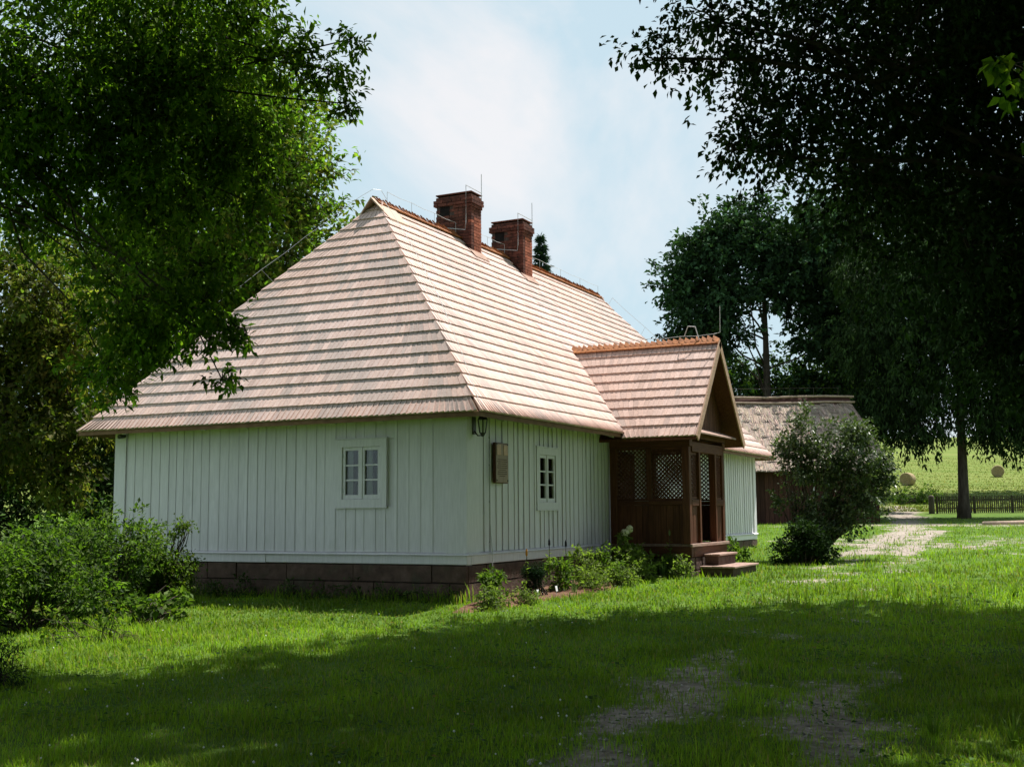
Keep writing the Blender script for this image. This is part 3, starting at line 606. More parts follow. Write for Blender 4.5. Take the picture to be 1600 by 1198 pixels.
for a0, a1 in ((PY0 + 0.107, 6.668), (7.882, PY1 - 0.107)):
    pp(MB().box(PX0 - 0.09, PX0 + 0.035, a0, a1, RL - 0.02, RL + 0.11), 'rail', M['porchx']); lattice('y', PX0 - 0.02, a0, a1, RL + 0.145, HB - 0.14)
    n = 3; w = (a1 - a0) / n
    for k in range(n): pp(MB().box(PX0 - 0.045, PX0 - 0.005 + 0.004 * (k % 2), a0 + k * w + 0.002, a0 + (k + 1) * w - 0.002, FL + 0.02, RL - 0.022), 'plank', M['porch'], 0.004)
# door of the house inside the porch
dr = pp(MB().box(-0.11, -0.05, 6.76, 7.74, FL + 0.005, 2.5), 'door', M['porch'], 0.01)
# gable
ZPE, ZPR, PM = 2.768, 4.80, (PY0 + PY1) / 2; HW = (PY1 - PY0) / 2 + 0.515; KP = (ZPR - ZPE) / HW
gy = PY0 + 0.02
while gy < PY1 - 0.03:
    w = min(rs.uniform(0.11, 0.14), PY1 - 0.02 - gy); a, b = gy + 0.003, gy + w - 0.003; zt = lambda y: ZPR - abs(y - PM) * KP - 0.14
    pp(MB().hexa([(PX0 - 0.03, a, HB + 0.302), (PX0 + 0.0 + rs.uniform(0, .006), a, HB + 0.302), (PX0, b, HB + 0.302), (PX0 - 0.03, b, HB + 0.302), (PX0 - 0.03, a, zt(a)), (PX0, a, zt(a)), (PX0, b, zt(b)), (PX0 - 0.03, b, zt(b))]), 'gable_board', M['porch'], 0)
    gy += w
pp(MB().hexa([(PX0 + 0.005, PY0 - 0.12, 2.88), (PX0 + 0.30, PY0 - 0.12, 2.80), (PX0 + 0.30, PY1 + 0.12, 2.80), (PX0 + 0.005, PY1 + 0.12, 2.88), (PX0 + 0.005, PY0 - 0.12, 2.96), (PX0 + 0.30, PY0 - 0.12, 2.835), (PX0 + 0.30, PY1 + 0.12, 2.835), (PX0 + 0.005, PY1 + 0.12, 2.96)]), 'pent_board', M['step'])
xin = OV - (ZPR - ZE) / KS - 0.25
for s in (-1, 1):
    a, b = (PX1, PM + s * HW, ZPE), (PX1, PM, ZPR)
    dk = MB(); t = 0.06
    xe_in = -0.1
    vs = [(xe_in, PM + s * HW, ZPE - t), (PX1 - 0.01, PM + s * HW, ZPE - t), (PX1 - 0.01, PM, ZPR - t), (xin, PM, ZPR - t)]; vt = [(x, y, z - 0.05) for x, y, z in vs]
    dk.poly(vt + vs, TRI); pp(dk, 'porch_roof', M['porch'], 0)
    # barge board
    d = Vector((0, -s * HW, ZPR - ZPE)).normalized(); nrm = Vector((0, s * d.z, abs(d.y)))
    p0 = Vector((PX1 + 0.012, PM + s * HW, ZPE)) - d * 0.07 - nrm * 0.05; p1 = Vector((PX1 + 0.012, PM, ZPR)) - nrm * 0.05 + d * (0.02 if s < 0 else -0.01)
    pp(MB().bar(p0, p1, 0.028, 0.15, up=nrm), 'barge_board', M['fresh'], 0)
    if s < 0: U, V, L, vl = plane_axes((-0.6, PM - HW, ZPE), (PX1 - 0.005, PM - HW, ZPE), (0, PM, ZPR)); o = (-0.6, PM - HW, ZPE)
    else: U, V, L, vl = plane_axes((PX1 - 0.005, PM + HW, ZPE), (-0.6, PM + HW, ZPE), (0, PM, ZPR)); o = (PX1 - 0.005, PM + HW, ZPE)
    xv = lambda v: OV - (ZPE + (ZPR - ZPE) * v / vl - ZE) / KS      # valley line on this slope
    if s < 0: sh = shingle_plane(o, U, V, L, vl, lambda v: xv(v) + 0.6 - 0.06, lambda v: L, 10, 31, fan=0.9)
    else: sh = shingle_plane(o, U, V, L, vl, lambda v: 0.0, lambda v: L - (xv(v) + 0.6 - 0.06), 10, 32, fan=0.9)
    sh.sort(key=lambda q: np.linalg.norm(q[2] - CAM)); nn = 150 if s < 0 else 0
    for vs_, col, cen in sh[:nn]: ob = link('shingle', npmesh('shingle', vs_, np.array(TRI), M['shingle'], np.repeat(col[None], 8, 0))); ob.parent = porch; ob.location = -PB
    rest = sh[nn:]; Vv = np.concatenate([q[0] for q in rest]); Ff = (np.array(TRI)[None] + 8 * np.arange(len(rest))[:, None, None]).reshape(-1, 4)
    ob = tag(link('shingles', npmesh('shingles', Vv, Ff, M['shingle'], np.repeat(np.array([q[1] for q in rest]), 8, 0))), kind='stuff'); ob.parent = porch; ob.location = -PB
oc = crest('ridge_crest', (-1.28, PM, ZPR + 0.02), (PX1, PM, ZPR + 0.02), (0, -1, 0), None, 6); oc.parent = porch; oc.location = -PB

# ------------------------------------------------------------------ entrance steps
st = tag(empty('entrance_steps', (2.1, 7.3, 0)), 'two low wooden entrance steps in front of the porch', 'steps')
def sp_(mb, name, m, b=0.008):
    o = mb.obj(name, m, None, bevel=b); o.parent = st; o.location = (-2.1, -7.3, 0); return o
sp_(MB().box(1.80, 2.47, 6.40, 8.15, -0.2, 0.145), 'lower_box', M['stone']); sp_(MB().box(1.80, 2.08, 6.74, 7.96, 0.19, 0.375), 'upper_box', M['stone'])
for k in range(3): sp_(MB().box(1.80 + k * 0.243, 1.80 + k * 0.243 + 0.238, 6.35, 8.19, 0.147, 0.187 + 0.003 * (k % 2)), 'tread', M['step'])
for k in range(2): sp_(MB().box(1.80 + k * 0.165, 1.80 + k * 0.165 + 0.16, 6.69, 8.0, 0.377, 0.414 + 0.003 * k), 'tread', M['step'])

# ------------------------------------------------------------------ fittings on the wall
def fit(name, label, cat, base): return tag(empty(name, base), label, cat)
b0 = (0.03, 0.22, 2.70); ln = fit('wall_lantern', 'black iron wall lantern under the eave at the near corner', 'lantern', b0)
ib = lambda mb, name, m, sm=False: mb.obj(name, m, ln, sm)
lx, ly = 0.19, 0.22
ib(MB().box(0.029, 0.045, 0.17, 0.27, 2.52, 2.80), 'back_plate', M['iron']); ib(MB().tube([(0.04, ly, 2.58), (0.10, ly, 2.50), (0.17, ly, 2.50), (0.19, ly, 2.54)], 0.011), 'bracket', M['iron'])
ib(MB().lathe((lx, ly, 2.53), [(0.02, -0.05), (0.05, 0.0), (0.055, 0.012)], 6), 'base_cup', M['iron']); ib(MB().lathe((lx, ly, 2.75), [(0.095, 0), (0.07, 0.045), (0.02, 0.085), (0.012, 0.12)], 6), 'lantern_roof', M['iron'])
for k in range(6): t = 2 * math.pi * k / 6; ib(MB().bar((lx + 0.052 * math.cos(t), ly + 0.052 * math.sin(t), 2.54), (lx + 0.085 * math.cos(t), ly + 0.085 * math.sin(t), 2.752), 0.012, 0.012), 'cage_bar', M['iron'])
ib(MB().lathe((lx, ly, 2.545), [(0.047, 0), (0.078, 0.2)], 6), 'glass', M['glass'])
b0 = (0.05, 1.07, 1.75); pq = fit('memorial_plaque', 'narrow brown plaque with metal emblem and engraved lines beside the small window', 'plaque', b0)
MB().box(0.05, 0.1, 0.835, 1.30, 1.755, 2.425).obj('board', M['plaqueside'], pq, bevel=0.008); MB().box(0.1012, 0.108, 0.848, 1.287, 1.768, 2.412).obj('face', M['plaque'], pq)
for y0, y1 in ((0.87, 1.02), (1.11, 1.26)): MB().box(0.1085, 0.116, y0, y1, 2.22, 2.39).obj('emblem', M['emblem'], pq, bevel=0.01)
for k in range(9): w = [0.17, 0.19, 0.15, 0.18, 0.19, 0.12, 0.17, 0.18, 0.1][k]; MB().box(0.1075, 0.1092, 1.067 - w, 1.067 + w, 2.14 - k * 0.034, 2.152 - k * 0.034).obj('engraved_line', M['engrave'], pq)
for y, z in ((0.87, 1.80), (1.265, 1.80), (0.87, 2.40), (1.265, 2.40)): MB().box(0.1085, 0.118, y - 0.012, y + 0.012, z - 0.012, z + 0.012).obj('screw', M['iron'], pq)
for y in (0.9, 1.23): MB().box(0.028, 0.051, y - 0.03, y + 0.03, 1.85, 1.95).obj('spacer', M['plaqueside'], pq)
cmr = fit('security_camera', 'small black camera under the eave at the far left wall end', 'camera', (-7.2, -0.04, 2.76))
MB().tube([(-7.2, -0.035, 2.82), (-7.2, -0.09, 2.80), (-7.2, -0.1, 2.76)], 0.018, 8).obj('arm', M['iron'], cmr); MB().tube([(-7.2, -0.06, 2.745), (-7.19, -0.2, 2.72)], 0.042, 10).obj('housing', M['iron'], cmr)

# ------------------------------------------------------------------ lightning conductor
lc = fit('lightning_conductor', 'thin galvanised lightning wires on holders along the cottage ridge and hips', 'lightning rod', (XR, R1, HR))
def wire(pts, r=0.0045, name='wire'): return MB().tube(pts, r, 5).obj(name, M['metal'], lc)
off = Vector((0, 0, 0.27))
def run(p, q, n, up, sag=0.02):
    p, q, up = Vector(p), Vector(q), Vector(up); pts = []
    for k in range(n + 1):
        a = p.lerp(q, k / n); pts.append(a + up)
        if k < n: pts.append(p.lerp(q, (k + 0.5) / n) + up - Vector((0, 0, sag)))
        MB().tube([a, a + up], 0.004, 5).obj('holder', M['metal'], lc)
    wire(pts); return pts
run((XR, R1 + 0.35, HR), (XR, 6.35, HR), 3, (0.0, 0, 0.30)); run((XR, 7.0, HR), (XR, 8.8, HR), 2, (0, 0, 0.30)); run((XR, 9.5, HR), (XR, LN - R2, HR), 4, (0, 0, 0.30))
run((-WD - OV + 0.1, -OV + 0.1, ZE + 0.12), (XR - 0.25, R1 - 0.25, HR - 0.33), 6, (-0.17, -0.17, 0.24))
run((OV - 0.1, LN + OV - 0.1, ZE + 0.12), (XR + 0.2, LN - R2 + 0.2, HR - 0.3), 5, (0.12, 0.12, 0.28))
wire([(XR - 0.42, R1 - 0.42, HR - 0.09), (XR - 0.25, R1 - 0.2, HR + 0.12), (XR - 0.1, R1 - 0.02, HR + 0.28), (XR, R1 + 0.12, HR + 0.28), (XR + 0.05, R1 + 0.25, HR + 0.12)])
hipu = Vector((0.05, -0.05, 0.06)); A, Bq = Vector((XR + 0.1, R1, HR)), Vector((OV, -OV, ZE))
wire([A.lerp(Bq, t / 10) + hipu + Vector((0.32 * math.sin(t * 0.31), 0.28 * math.sin(t * 0.31), 0.0)) * 0.4 for t in range(11)])
for x1, y0, y1, zt in ((-3.36, 6.45, 6.93, 8.50), (-3.25, 8.90, 9.42, 8.40)):
    wire([(XR - 0.45, y0 - 0.05, HR + 0.25), (x1 - 0.13, y0 - 0.06, HR + 0.12), (x1 - 0.11, y0 - 0.05, HR + 0.3), (x1 - 0.11, y0 - 0.05, zt + 0.16), (x1 - 0.02, y1 + 0.03, zt + 0.1)], 0.009)
    wire([(x1 - 0.02, y1 + 0.05, zt - 0.1), (x1 - 0.02, y1 + 0.05, zt + 0.55)], 0.008, 'air_rod')
    MB().lathe((x1 - 0.02, y1 + 0.05, zt + 0.02), [(0.012, 0), (0.024, 0.02), (0.012, 0.05)], 6).obj('clamp', M['metal'], lc)
wire([(0.035, 0.74, 2.8), (0.05, 0.74, 2.5), (0.05, 0.72, 1.2), (0.1, 0.71, ZS - 0.03), (0.1, 0.71, 0.0)], 0.008, 'down_wire')
for z in (0.8, 1.45, 2.05, 2.5): MB().tube([(0.03, 0.735, z), (0.055, 0.735, z)], 0.012, 6).obj('clamp', M['metal'], lc)
run((-1.0, PM, ZPR + 0.03), (PX1 - 0.1, PM, ZPR + 0.03), 4, (0, 0, 0.13)); wire([(PX1 - 0.1, PM, ZPR + 0.16), (PX1 + 0.03, PM, ZPR + 0.18), (PX1 + 0.04, PM, ZPR + 0.75)], 0.008, 'air_rod')
wire([(PX1 - 0.75, PM, ZPR + 0.16), (PX1 - 0.66, PM - 0.02, ZPR + 0.36), (PX1 - 0.5, PM - 0.02, ZPR + 0.34), (PX1 - 0.42, PM - 0.02, ZPR + 0.05)], 0.011)

# ------------------------------------------------------------------ thatched barn
def build_barn():
    base = W(12, 57); bz = gz(base[0], base[1]); ax = Vector((RH[0], RH[1], 0)); ay = Vector((FH[0], FH[1], 0))
    ax, ay = (ax * math.cos(-0.06) + ay * math.sin(-0.06)), (ay * math.cos(-0.06) - ax * math.sin(-0.06))
    B0 = Vector((base[0], base[1], 0))
    P = lambda a, d, z: B0 + ax * a + ay * d + Vector((0, 0, z))
    barn = tag(empty('barn', B0 + Vector((0, 0, bz))), 'thatched barn with dark plank walls behind the cottage', 'barn')
    A0, A1, D0, D1, ZW = -6.5, 5.7, 0.0, 7.5, 3.5
    cm = MB(); cm.hexa([P(A0, D0 + .03, bz - 0.3), P(A1 - .03, D0 + .03, bz - 0.3), P(A1 - .03, D1, bz - 0.3), P(A0, D1, bz - 0.3), P(A0, D0 + .03, ZW), P(A1 - .03, D0 + .03, ZW), P(A1 - .03, D1, ZW), P(A0, D1, ZW)]); cm.obj('wall', M['oldwood'], barn)
    rs = random.Random(2); a = A0
    while a < A1 - 0.01:
        w = min(rs.uniform(0.16, 0.26), A1 - a); g = 0.008; o = rs.uniform(0.01, 0.03)
        MB().hexa([P(a + g, -o, bz - 0.1), P(a + w - g, -o, bz - 0.1), P(a + w - g, .028, bz - 0.1), P(a + g, .028, bz - 0.1), P(a + g, -o, ZW), P(a + w - g, -o, ZW), P(a + w - g, .028, ZW), P(a + g, .028, ZW)]).obj('plank', M['oldwood'], barn); a += w
    d = 0.03
    while d < D1 - 0.01:
        w = min(rs.uniform(0.16, 0.26), D1 - d); g = 0.008; o = rs.uniform(0.01, 0.03)
        MB().hexa([P(A1 - .028, d + g, bz - 0.1), P(A1 + o, d + g, bz - 0.1), P(A1 + o, d + w - g, bz - 0.1), P(A1 - .028, d + w - g, bz - 0.1), P(A1 - .028, d + g, ZW), P(A1 + o, d + g, ZW), P(A1 + o, d + w - g, ZW), P(A1 - .028, d + w - g, ZW)]).obj('plank', M['oldwood'], barn); d += w
    MB().bar(P(2.6, -0.06, bz - 0.1), P(2.6, -0.06, 3.0), 0.07, 0.05).obj('downpipe', M['metal'], barn)
    # thatch: stepped, shaggy courses on the long slope and on the hip end
    OVB = 0.6; DR, ZR, ZEv = (D0 + D1) / 2, 7.0, 3.15; nc = 9
    body = MB(); hip = 0.5
    e = [P(A0 - OVB, D0 - OVB, ZEv), P(A1 + OVB, D0 - OVB, ZEv), P(A1 + OVB, D1 + OVB, ZEv), P(A0 - OVB, D1 + OVB, ZEv)]; q = [P(A0 + 0.5, DR, ZR), P(A1 - hip, DR, ZR)]
    body.poly(e + q, [(0, 1, 5, 4), (1, 2, 5), (2, 3, 4, 5), (3, 0, 4), (3, 2, 1, 0)]); roof_ = body.obj('roof', M['thatch'], barn)
    a_ = roof_.data.attributes.new('tint', 'FLOAT_COLOR', 'POINT')
    for d_ in a_.data: d_.color = (0.27, 0.21, 0.18, 1)
    rng = np.random.default_rng(5); V, T = [], []
    def straw(e0, e1, t0, t1, n):
        e0, e1, t0, t1 = map(np.array, (e0, e1, t0, t1)); up = (t0 + t1) / 2 - (e0 + e1) / 2; vl = np.linalg.norm(up); N = np.cross(e1 - e0, up); N /= np.linalg.norm(N)
        for k in range(n):
            c = rng.integers(0, nc); v = (c + rng.random() * (0.3 if rng.random() < 0.45 else 1.0) - (0.08 if c == 0 else 0)) / nc; L = vl / nc * rng.uniform(1.0, 1.5); s = rng.random()
            b = (e0 + (e1 - e0) * s) * (1 - v) + (t0 + (t1 - t0) * s) * v; v2 = min(1.02, v + L / vl); s2 = s + rng.normal(0, 0.004)
            t = (e0 + (e1 - e0) * s2) * (1 - v2) + (t0 + (t1 - t0) * s2) * v2
            h = 0.03 + 0.06 * rng.random() + 0.03 * math.sin(s * 75 + c * 2.1) ; w = (e1 - e0) / np.linalg.norm(e1 - e0) * rng.uniform(0.009, 0.022)
            V.extend([b - w + N * h, b + w + N * (h - 0.01), t + N * 0.03]); col = np.array([0.45, 0.35, 0.285]) * rng.uniform(0.55, 1.2) * (0.9 + 0.2 * rng.random(3)); T.extend([col] * 3)
    straw(e[0], e[1], q[0], q[1], 42000); straw(e[1], e[2], q[1], q[1], 9000)
    V = np.array(V); tag(link('thatch', npmesh('thatch', V, np.arange(len(V)).reshape(-1, 3), M['straw'], np.array(T)), barn), kind='stuff')
    MB().hexa([P(A0, DR - 0.5, ZR - 0.42), P(A1 - hip + 0.1, DR - 0.5, ZR - 0.42), P(A1 - hip + 0.1, DR + 0.5, ZR - 0.42), P(A0, DR + 0.5, ZR - 0.42), P(A0, DR - 0.1, ZR + 0.12), P(A1 - hip + 0.1, DR - 0.1, ZR + 0.12), P(A1 - hip + 0.1, DR + 0.1, ZR + 0.12), P(A0, DR + 0.1, ZR + 0.12)]).obj('ridge_cap', M['oldwood'], barn)
    for k, (dd, zz, r) in enumerate(((-0.42, ZR - 0.17, 0.055), (-0.2, ZR + 0.15, 0.06), (0.2, ZR + 0.15, 0.06))):
        MB().tube([P(A0 + (A1 - hip - A0 + 0.3) * t / 8, DR + dd, zz + 0.03 * math.sin(t * 2 + k)) for t in range(9)], r, 7).obj('ridge_pole', M['pole'], barn, True)
    MB().tube([P(A0 + t, DR, ZR + 0.62) for t in (0, 3, 6, 9, 11.3)], 0.008, 5).obj('wire', M['picket'], barn)
    for t in range(10): MB().tube([P(A0 + t * 1.25, DR, ZR + 0.1), P(A0 + t * 1.25, DR, ZR + 0.62)], 0.008, 5).obj('wire_post', M['picket'], barn)
build_barn()

# ------------------------------------------------------------------ fence, gate post, hay bales
def build_fence(r0, r1, d0, d1, label, h=0.98):
    p0, p1 = G(r0, d0), G(r1, d1); f = tag(empty('picket_fence', p0), label, 'fence'); L = np.linalg.norm(p1 - p0); n = int(L / 0.125); rs = random.Random(int(r0 * 10)); d = Vector(p1 - p0).normalized()
    hd = Vector((d.x, d.y, 0)).normalized(); nn = Vector((-hd.y, hd.x, 0))
    for k in range(n + 1):
        q = Vector(p0).lerp(Vector(p1), k / max(n, 1)); q.z = gz(q.x, q.y); hh = h + rs.uniform(-0.03, 0.03); a = hd * 0.036; b = nn * 0.011; tilt = hd * rs.uniform(-0.02, 0.02)
        t = q + Vector((0, 0, hh)) + tilt; lo = q + Vector((0, 0, 0.02)); pk = q + Vector((0, 0, hh + 0.05)) + tilt
        MB().poly([lo - a - b, lo + a - b, lo + a + b, lo - a + b, t - a - b, t + a - b, t + a + b, t - a + b, pk - b, pk + b], [(0, 3, 2, 1), (0, 1, 5, 8, 4), (2, 3, 7, 9, 6), (1, 2, 6, 5), (3, 0, 4, 7), (5, 6, 9, 8), (7, 4, 8, 9)]).obj('picket', M['picket'], f)
    up = Vector((0, 0, 1))
    for z in (0.3, 0.78): MB().bar(Vector(p0) + up * z + nn * 0.035, Vector(p1) + up * z + nn * 0.035, 0.045, 0.07).obj('rail', M['picket'], f)
    for k in range(0, n + 1, 18):
        q = Vector(p0).lerp(Vector(p1), k / max(n, 1)) + nn * 0.1; MB().bar(q, q + up * 1.0, 0.1, 0.1).obj('fence_post', M['picket'], f)
build_fence(24.6, 34.5, 68, 68.6, 'dark weathered picket fence below the drooping tree, edge of the meadow')
build_fence(18.35, 18.75, 63.5, 63.7, 'short stub of dark pickets beside the barn corner')
p = G(24.25, 68); gp = MB().lathe((p[0], p[1], p[2] - 0.2), [(0.17, 0), (0.165, 0.6), (0.16, 1.15), (0.13, 1.23), (0.06, 1.27)], 12)
tag(gp.obj('gate_post', M['picket'], None, True), 'thick round-topped gate post at the end of the picket fence', 'post')
def hay_bale(r, d, label, ang, sz):
    c = G(r, d, sz * 0.5 - 0.05); b = tag(empty('hay_bale', (c[0], c[1], c[2] - sz / 2)), label, 'hay bale', 'round hay bales on the meadow')
    ax = Vector((math.cos(ang), math.sin(ang), 0)); sd = Vector((-ax.y, ax.x, 0)); up = Vector((0, 0, 1)); n = 36; rs = random.Random(int(r)); R = sz / 2; Lh = sz * 0.47; mb = MB(); rings = []
    prof = [(-Lh, R * 0.93), (-Lh + 0.06, R), (-Lh * 0.5, R * 1.01), (0, R * 0.99), (Lh * 0.5, R * 1.01), (Lh - 0.06, R), (Lh, R * 0.93)]
    for a, rr in prof:
        rings.append(len(mb.v))
        for j in range(n):
            t = 2 * math.pi * j / n; k = rr * (1 + rs.uniform(-0.012, 0.012)); zz = max(math.sin(t) * k, -R * 0.93); mb.v.append(tuple(Vector(c) + ax * a + sd * (math.cos(t) * k) + up * zz))
    for i in range(len(prof) - 1):
        for j in range(n): a0, a1 = rings[i] + j, rings[i] + (j + 1) % n; mb.f.append((a0, a1, a1 + n, a0 + n))
    mb.obj('roll', M['hay'], b, True)
    for sgn in (-1, 1):   # spiral-wound end faces
        fc = MB(); k0 = None; rr_ = [R * 0.93 * (1 - i / 12) for i in range(12)] + [0.02]
        for i, rr in enumerate(rr_):
            for j in range(n): t = 2 * math.pi * j / n; fc.v.append(tuple(Vector(c) + ax * sgn * (Lh + (0.02 if i % 2 else 0) + 0.008 * rs.random()) + sd * math.cos(t) * rr + up * max(math.sin(t) * rr, -R * 0.92)))
        for i in range(len(rr_) - 1):
            for j in range(n): a0, a1 = i * n + j, i * n + (j + 1) % n; fc.f.append((a0, a1, a1 + n, a0 + n) if sgn > 0 else (a0, a0 + n, a1 + n, a1))
        fc.obj('end_face', M['hay'], b)
hay_bale(33.73, 100, 'hay bale left of the fence tree trunk, pale curved side showing', math.atan2(-FH[1], -FH[0]) - 0.65, 1.12)
hay_bale(45.6, 110, 'hay bale right of the fence tree trunk, half under drooping foliage', math.atan2(-FH[1], -FH[0]) - 0.35, 1.12)
p0, p1 = G(20.8, 52.0, 0.06), G(27.5, 54.5, 0.08); mid = G(24, 53.2, 0.06)
lg = MB().tube([p0, (p0 + mid) / 2, mid, (mid + p1) / 2, p1], [0.1, 0.11, 0.12, 0.12, 0.12], 9); tag(lg.obj('fallen_log', M['pole'], None, True), 'pale peeled log lying in the grass before the fence', 'log')

# ------------------------------------------------------------------ vegetation
def leaf_mesh(P, A, size, rng, ratio=0.5, fold=0.25, up=0.6, sizevar=0.45):
    """one folded diamond leaf at each point P growing along A"""
    n = len(P); L = size * (1 + sizevar * (rng.random(n) * 2 - 1)); A = A / np.linalg.norm(A, axis=1, keepdims=True)
    nr = rng.normal(0, 1, (n, 3)); nr[:, 2] = np.abs(nr[:, 2]) + up * 2; S = np.cross(A, nr); S /= np.linalg.norm(S, axis=1, keepdims=True) + 1e-9; N = np.cross(S, A)
    w = (L * ratio / 2)[:, None]; L = L[:, None]
    V = np.stack([P, P + A * L * 0.45 + S * w + N * w * fold, P + A * L - N * L * 0.12, P + A * L * 0.45 - S * w + N * w * fold], 1).reshape(-1, 3)
    i = 4 * np.arange(n)[:, None]; F = np.concatenate([i + np.array([[0, 1, 2]]), i + np.array([[0, 2, 3]])], 1).reshape(-1, 3)
    return V, F
def leaf_tint(n, cols, rng, var=0.18):
    c = np.array(cols); k = rng.integers(0, len(c), n); return np.repeat(c[k] * (1 + var * (rng.random((n, 1)) * 2 - 1)), 4, 0)

def crown_points(blobs, nleaf, rng, spray=0.45, per=14, sub=16, subr=0.42, droop=0.25, fill=0.55):
    """leaf positions: blobs > clumps > sprays > leaves; returns points, growth axes, clump centres"""
    vol = np.array([b[3] ** 2.2 for b in blobs]); vol /= vol.sum(); P, A, C = [], [], []
    for b, f in zip(blobs, vol):
        c = np.array(b[:3]); R = b[3]; ns = max(5, int(sub * (R ** 0.7) + 4))
        d = rng.normal(0, 1, (ns, 3)); d /= np.linalg.norm(d, axis=1, keepdims=True); cc = c + d * R * (0.25 + 0.6 * rng.random((ns, 1)) ** 0.6) * np.array([1, 1, 0.85]); C.append((c, cc))
        nt = max(4, int(nleaf * f / per)); k = rng.integers(0, ns, nt); o = rng.normal(0, 1, (nt, 3)); o /= np.linalg.norm(o, axis=1, keepdims=True)
        sr = R * subr * (0.6 + 0.8 * rng.random(ns))
        tp = cc[k] + o * (sr[k][:, None]) * rng.random((nt, 1)) ** fill
        td = o * 0.6 + (tp - c) / R * 0.6 + rng.normal(0, 0.35, (nt, 3)); td[:, 2] -= droop; td /= np.linalg.norm(td, axis=1, keepdims=True)
        s = rng.random((nt, per)); sl_ = spray * min(1, R * 0.9 + 0.1)
        q = tp[:, None] + td[:, None] * (s * sl_)[..., None] + rng.normal(0, 0.035 + 0.09 * sl_, (nt, per, 3)) * np.array([1, 1, 0.7])
        a = td[:, None] * 0.7 + rng.normal(0, 0.6, (nt, per, 3)); a[..., 2] -= droop * 0.8
        P.append(q.reshape(-1, 3)); A.append(a.reshape(-1, 3))
    return np.concatenate(P), np.concatenate(A), C

def curve(p, q, bend, n=5, rs=None):
    p, q = Vector(p), Vector(q); out = []
    for i in range(n + 1):
        t = i / n; v = p.lerp(q, t); v += Vector(bend) * math.sin(t * math.pi)
        if rs and 0 < i < n: v += Vector((rs.uniform(-1, 1), rs.uniform(-1, 1), rs.uniform(-1, 1))) * (q - p).length * 0.035
        out.append(v)
    return out
def make_tree(name, label, base, top, r0, blobs, nleaf, size, cols, mat_leaf='leaf', seed=1, spray=0.45, droop=0.25, ratio=0.5, group=None, limb=0.17, twigs=True, sub=16, subr=0.42, forks=(0.35, 0.9), cat='tree', var=0.2, fill=0.55):
    rng = np.random.default_rng(seed); rs = random.Random(seed)
    t = tag(empty(name, base), label, cat, group)
    base, top = Vector(base), Vector(top); tp = curve(base - Vector((0, 0, 0.3)), top, (rs.uniform(-.15, .15), rs.uniform(-.15, .15), 0), 9, None)
    tr = MB(); tr.tube(tp, [r0 * 1.35] + [r0 * (1 - 0.8 * i / 9) for i in range(1, 10)], 10); P, A, C = crown_points(blobs, nleaf, rng, spray, sub=sub, subr=subr, droop=droop, fill=fill)
    lb = MB()
    for c, cc in C:
        f = rs.uniform(*forks); i = int(f * 9); s = tp[min(i, 9)]; c_ = Vector(c); rr = r0 * limb
        lb.tube(curve(s, c_, (0, 0, 0.12 * (c_ - s).length * rs.uniform(-0.3, 1)), 6, rs), [rr * (1 - 0.72 * k / 6) for k in range(7)], 6)
        if twigs:
            for q in cc: lb.tube(curve(c_, q, (0, 0, rs.uniform(-.1, .1)), 3, rs), [rr * 0.3, rr * 0.2, rr * 0.14, rr * 0.05], 4, False)
    tr.obj('trunk', M['bark'], t, True); lb.obj('limbs', M['bark'], t, True)
    V, F = leaf_mesh(P, A, size, rng, ratio)
    T = leaf_tint(len(P), cols, rng, var) * np.repeat(np.clip(rng.normal(0.95, 0.42, len(P) // 14), 0.3, 2.0), 56)[:, None]
    tag(link('crown', npmesh('crown', V, F, M[mat_leaf], T), t), kind='stuff')
    return t
def blobs_rd(L): return [(*W(r, d, z), R) for r, d, z, R in L]
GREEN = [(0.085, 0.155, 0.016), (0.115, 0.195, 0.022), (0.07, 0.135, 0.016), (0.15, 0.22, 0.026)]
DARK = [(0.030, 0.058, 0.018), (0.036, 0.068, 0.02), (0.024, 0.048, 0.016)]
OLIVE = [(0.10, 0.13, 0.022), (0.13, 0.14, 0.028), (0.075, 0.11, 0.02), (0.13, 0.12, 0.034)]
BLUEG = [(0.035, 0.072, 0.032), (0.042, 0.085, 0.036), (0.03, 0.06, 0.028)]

make_tree('fruit_tree', 'leafy fruit tree at the left whose drooping twigs hang before the roof', G(-9.2, 13.6), W(-7.0, 13.4, 8.2), 0.2,
          blobs_rd([(-5.3, 13, 6.3, 1.5), (-3.8, 13.2, 6.1, 1.05), (-4.9, 13.5, 5.3, 1.1), (-3.7, 13, 4.9, 0.85), (-2.95, 13, 5.45, 0.6), (-4.3, 13, 3.75, 0.7), (-4.0, 13, 3.25, 0.42), (-3.45, 12.9, 3.65, 0.38), (-3.55, 12.9, 4.1, 0.4), (-2.55, 12.8, 6.45, 0.42), (-2.05, 12.7, 6.25, 0.32), (-1.85, 12.7, 5.85, 0.2), (-1.8, 12.7, 6.6, 0.2), (-3.35, 12.8, 3.2, 0.3), (-3.2, 12.8, 2.75, 0.2), (-2.95, 12.8, 3.3, 0.2), (-4.5, 12.9, 2.85, 0.42), (-4.1, 13, 7.6, 1.6), (-6.6, 13, 6.2, 1.5), (-5.9, 13.5, 5.1, 0.7), (-2.9, 12.9, 4.75, 0.25)]),
          70000, 0.085, GREEN, 'leaf', 41, 0.4, 0.35, 0.48, forks=(0.72, 0.97), limb=0.13)
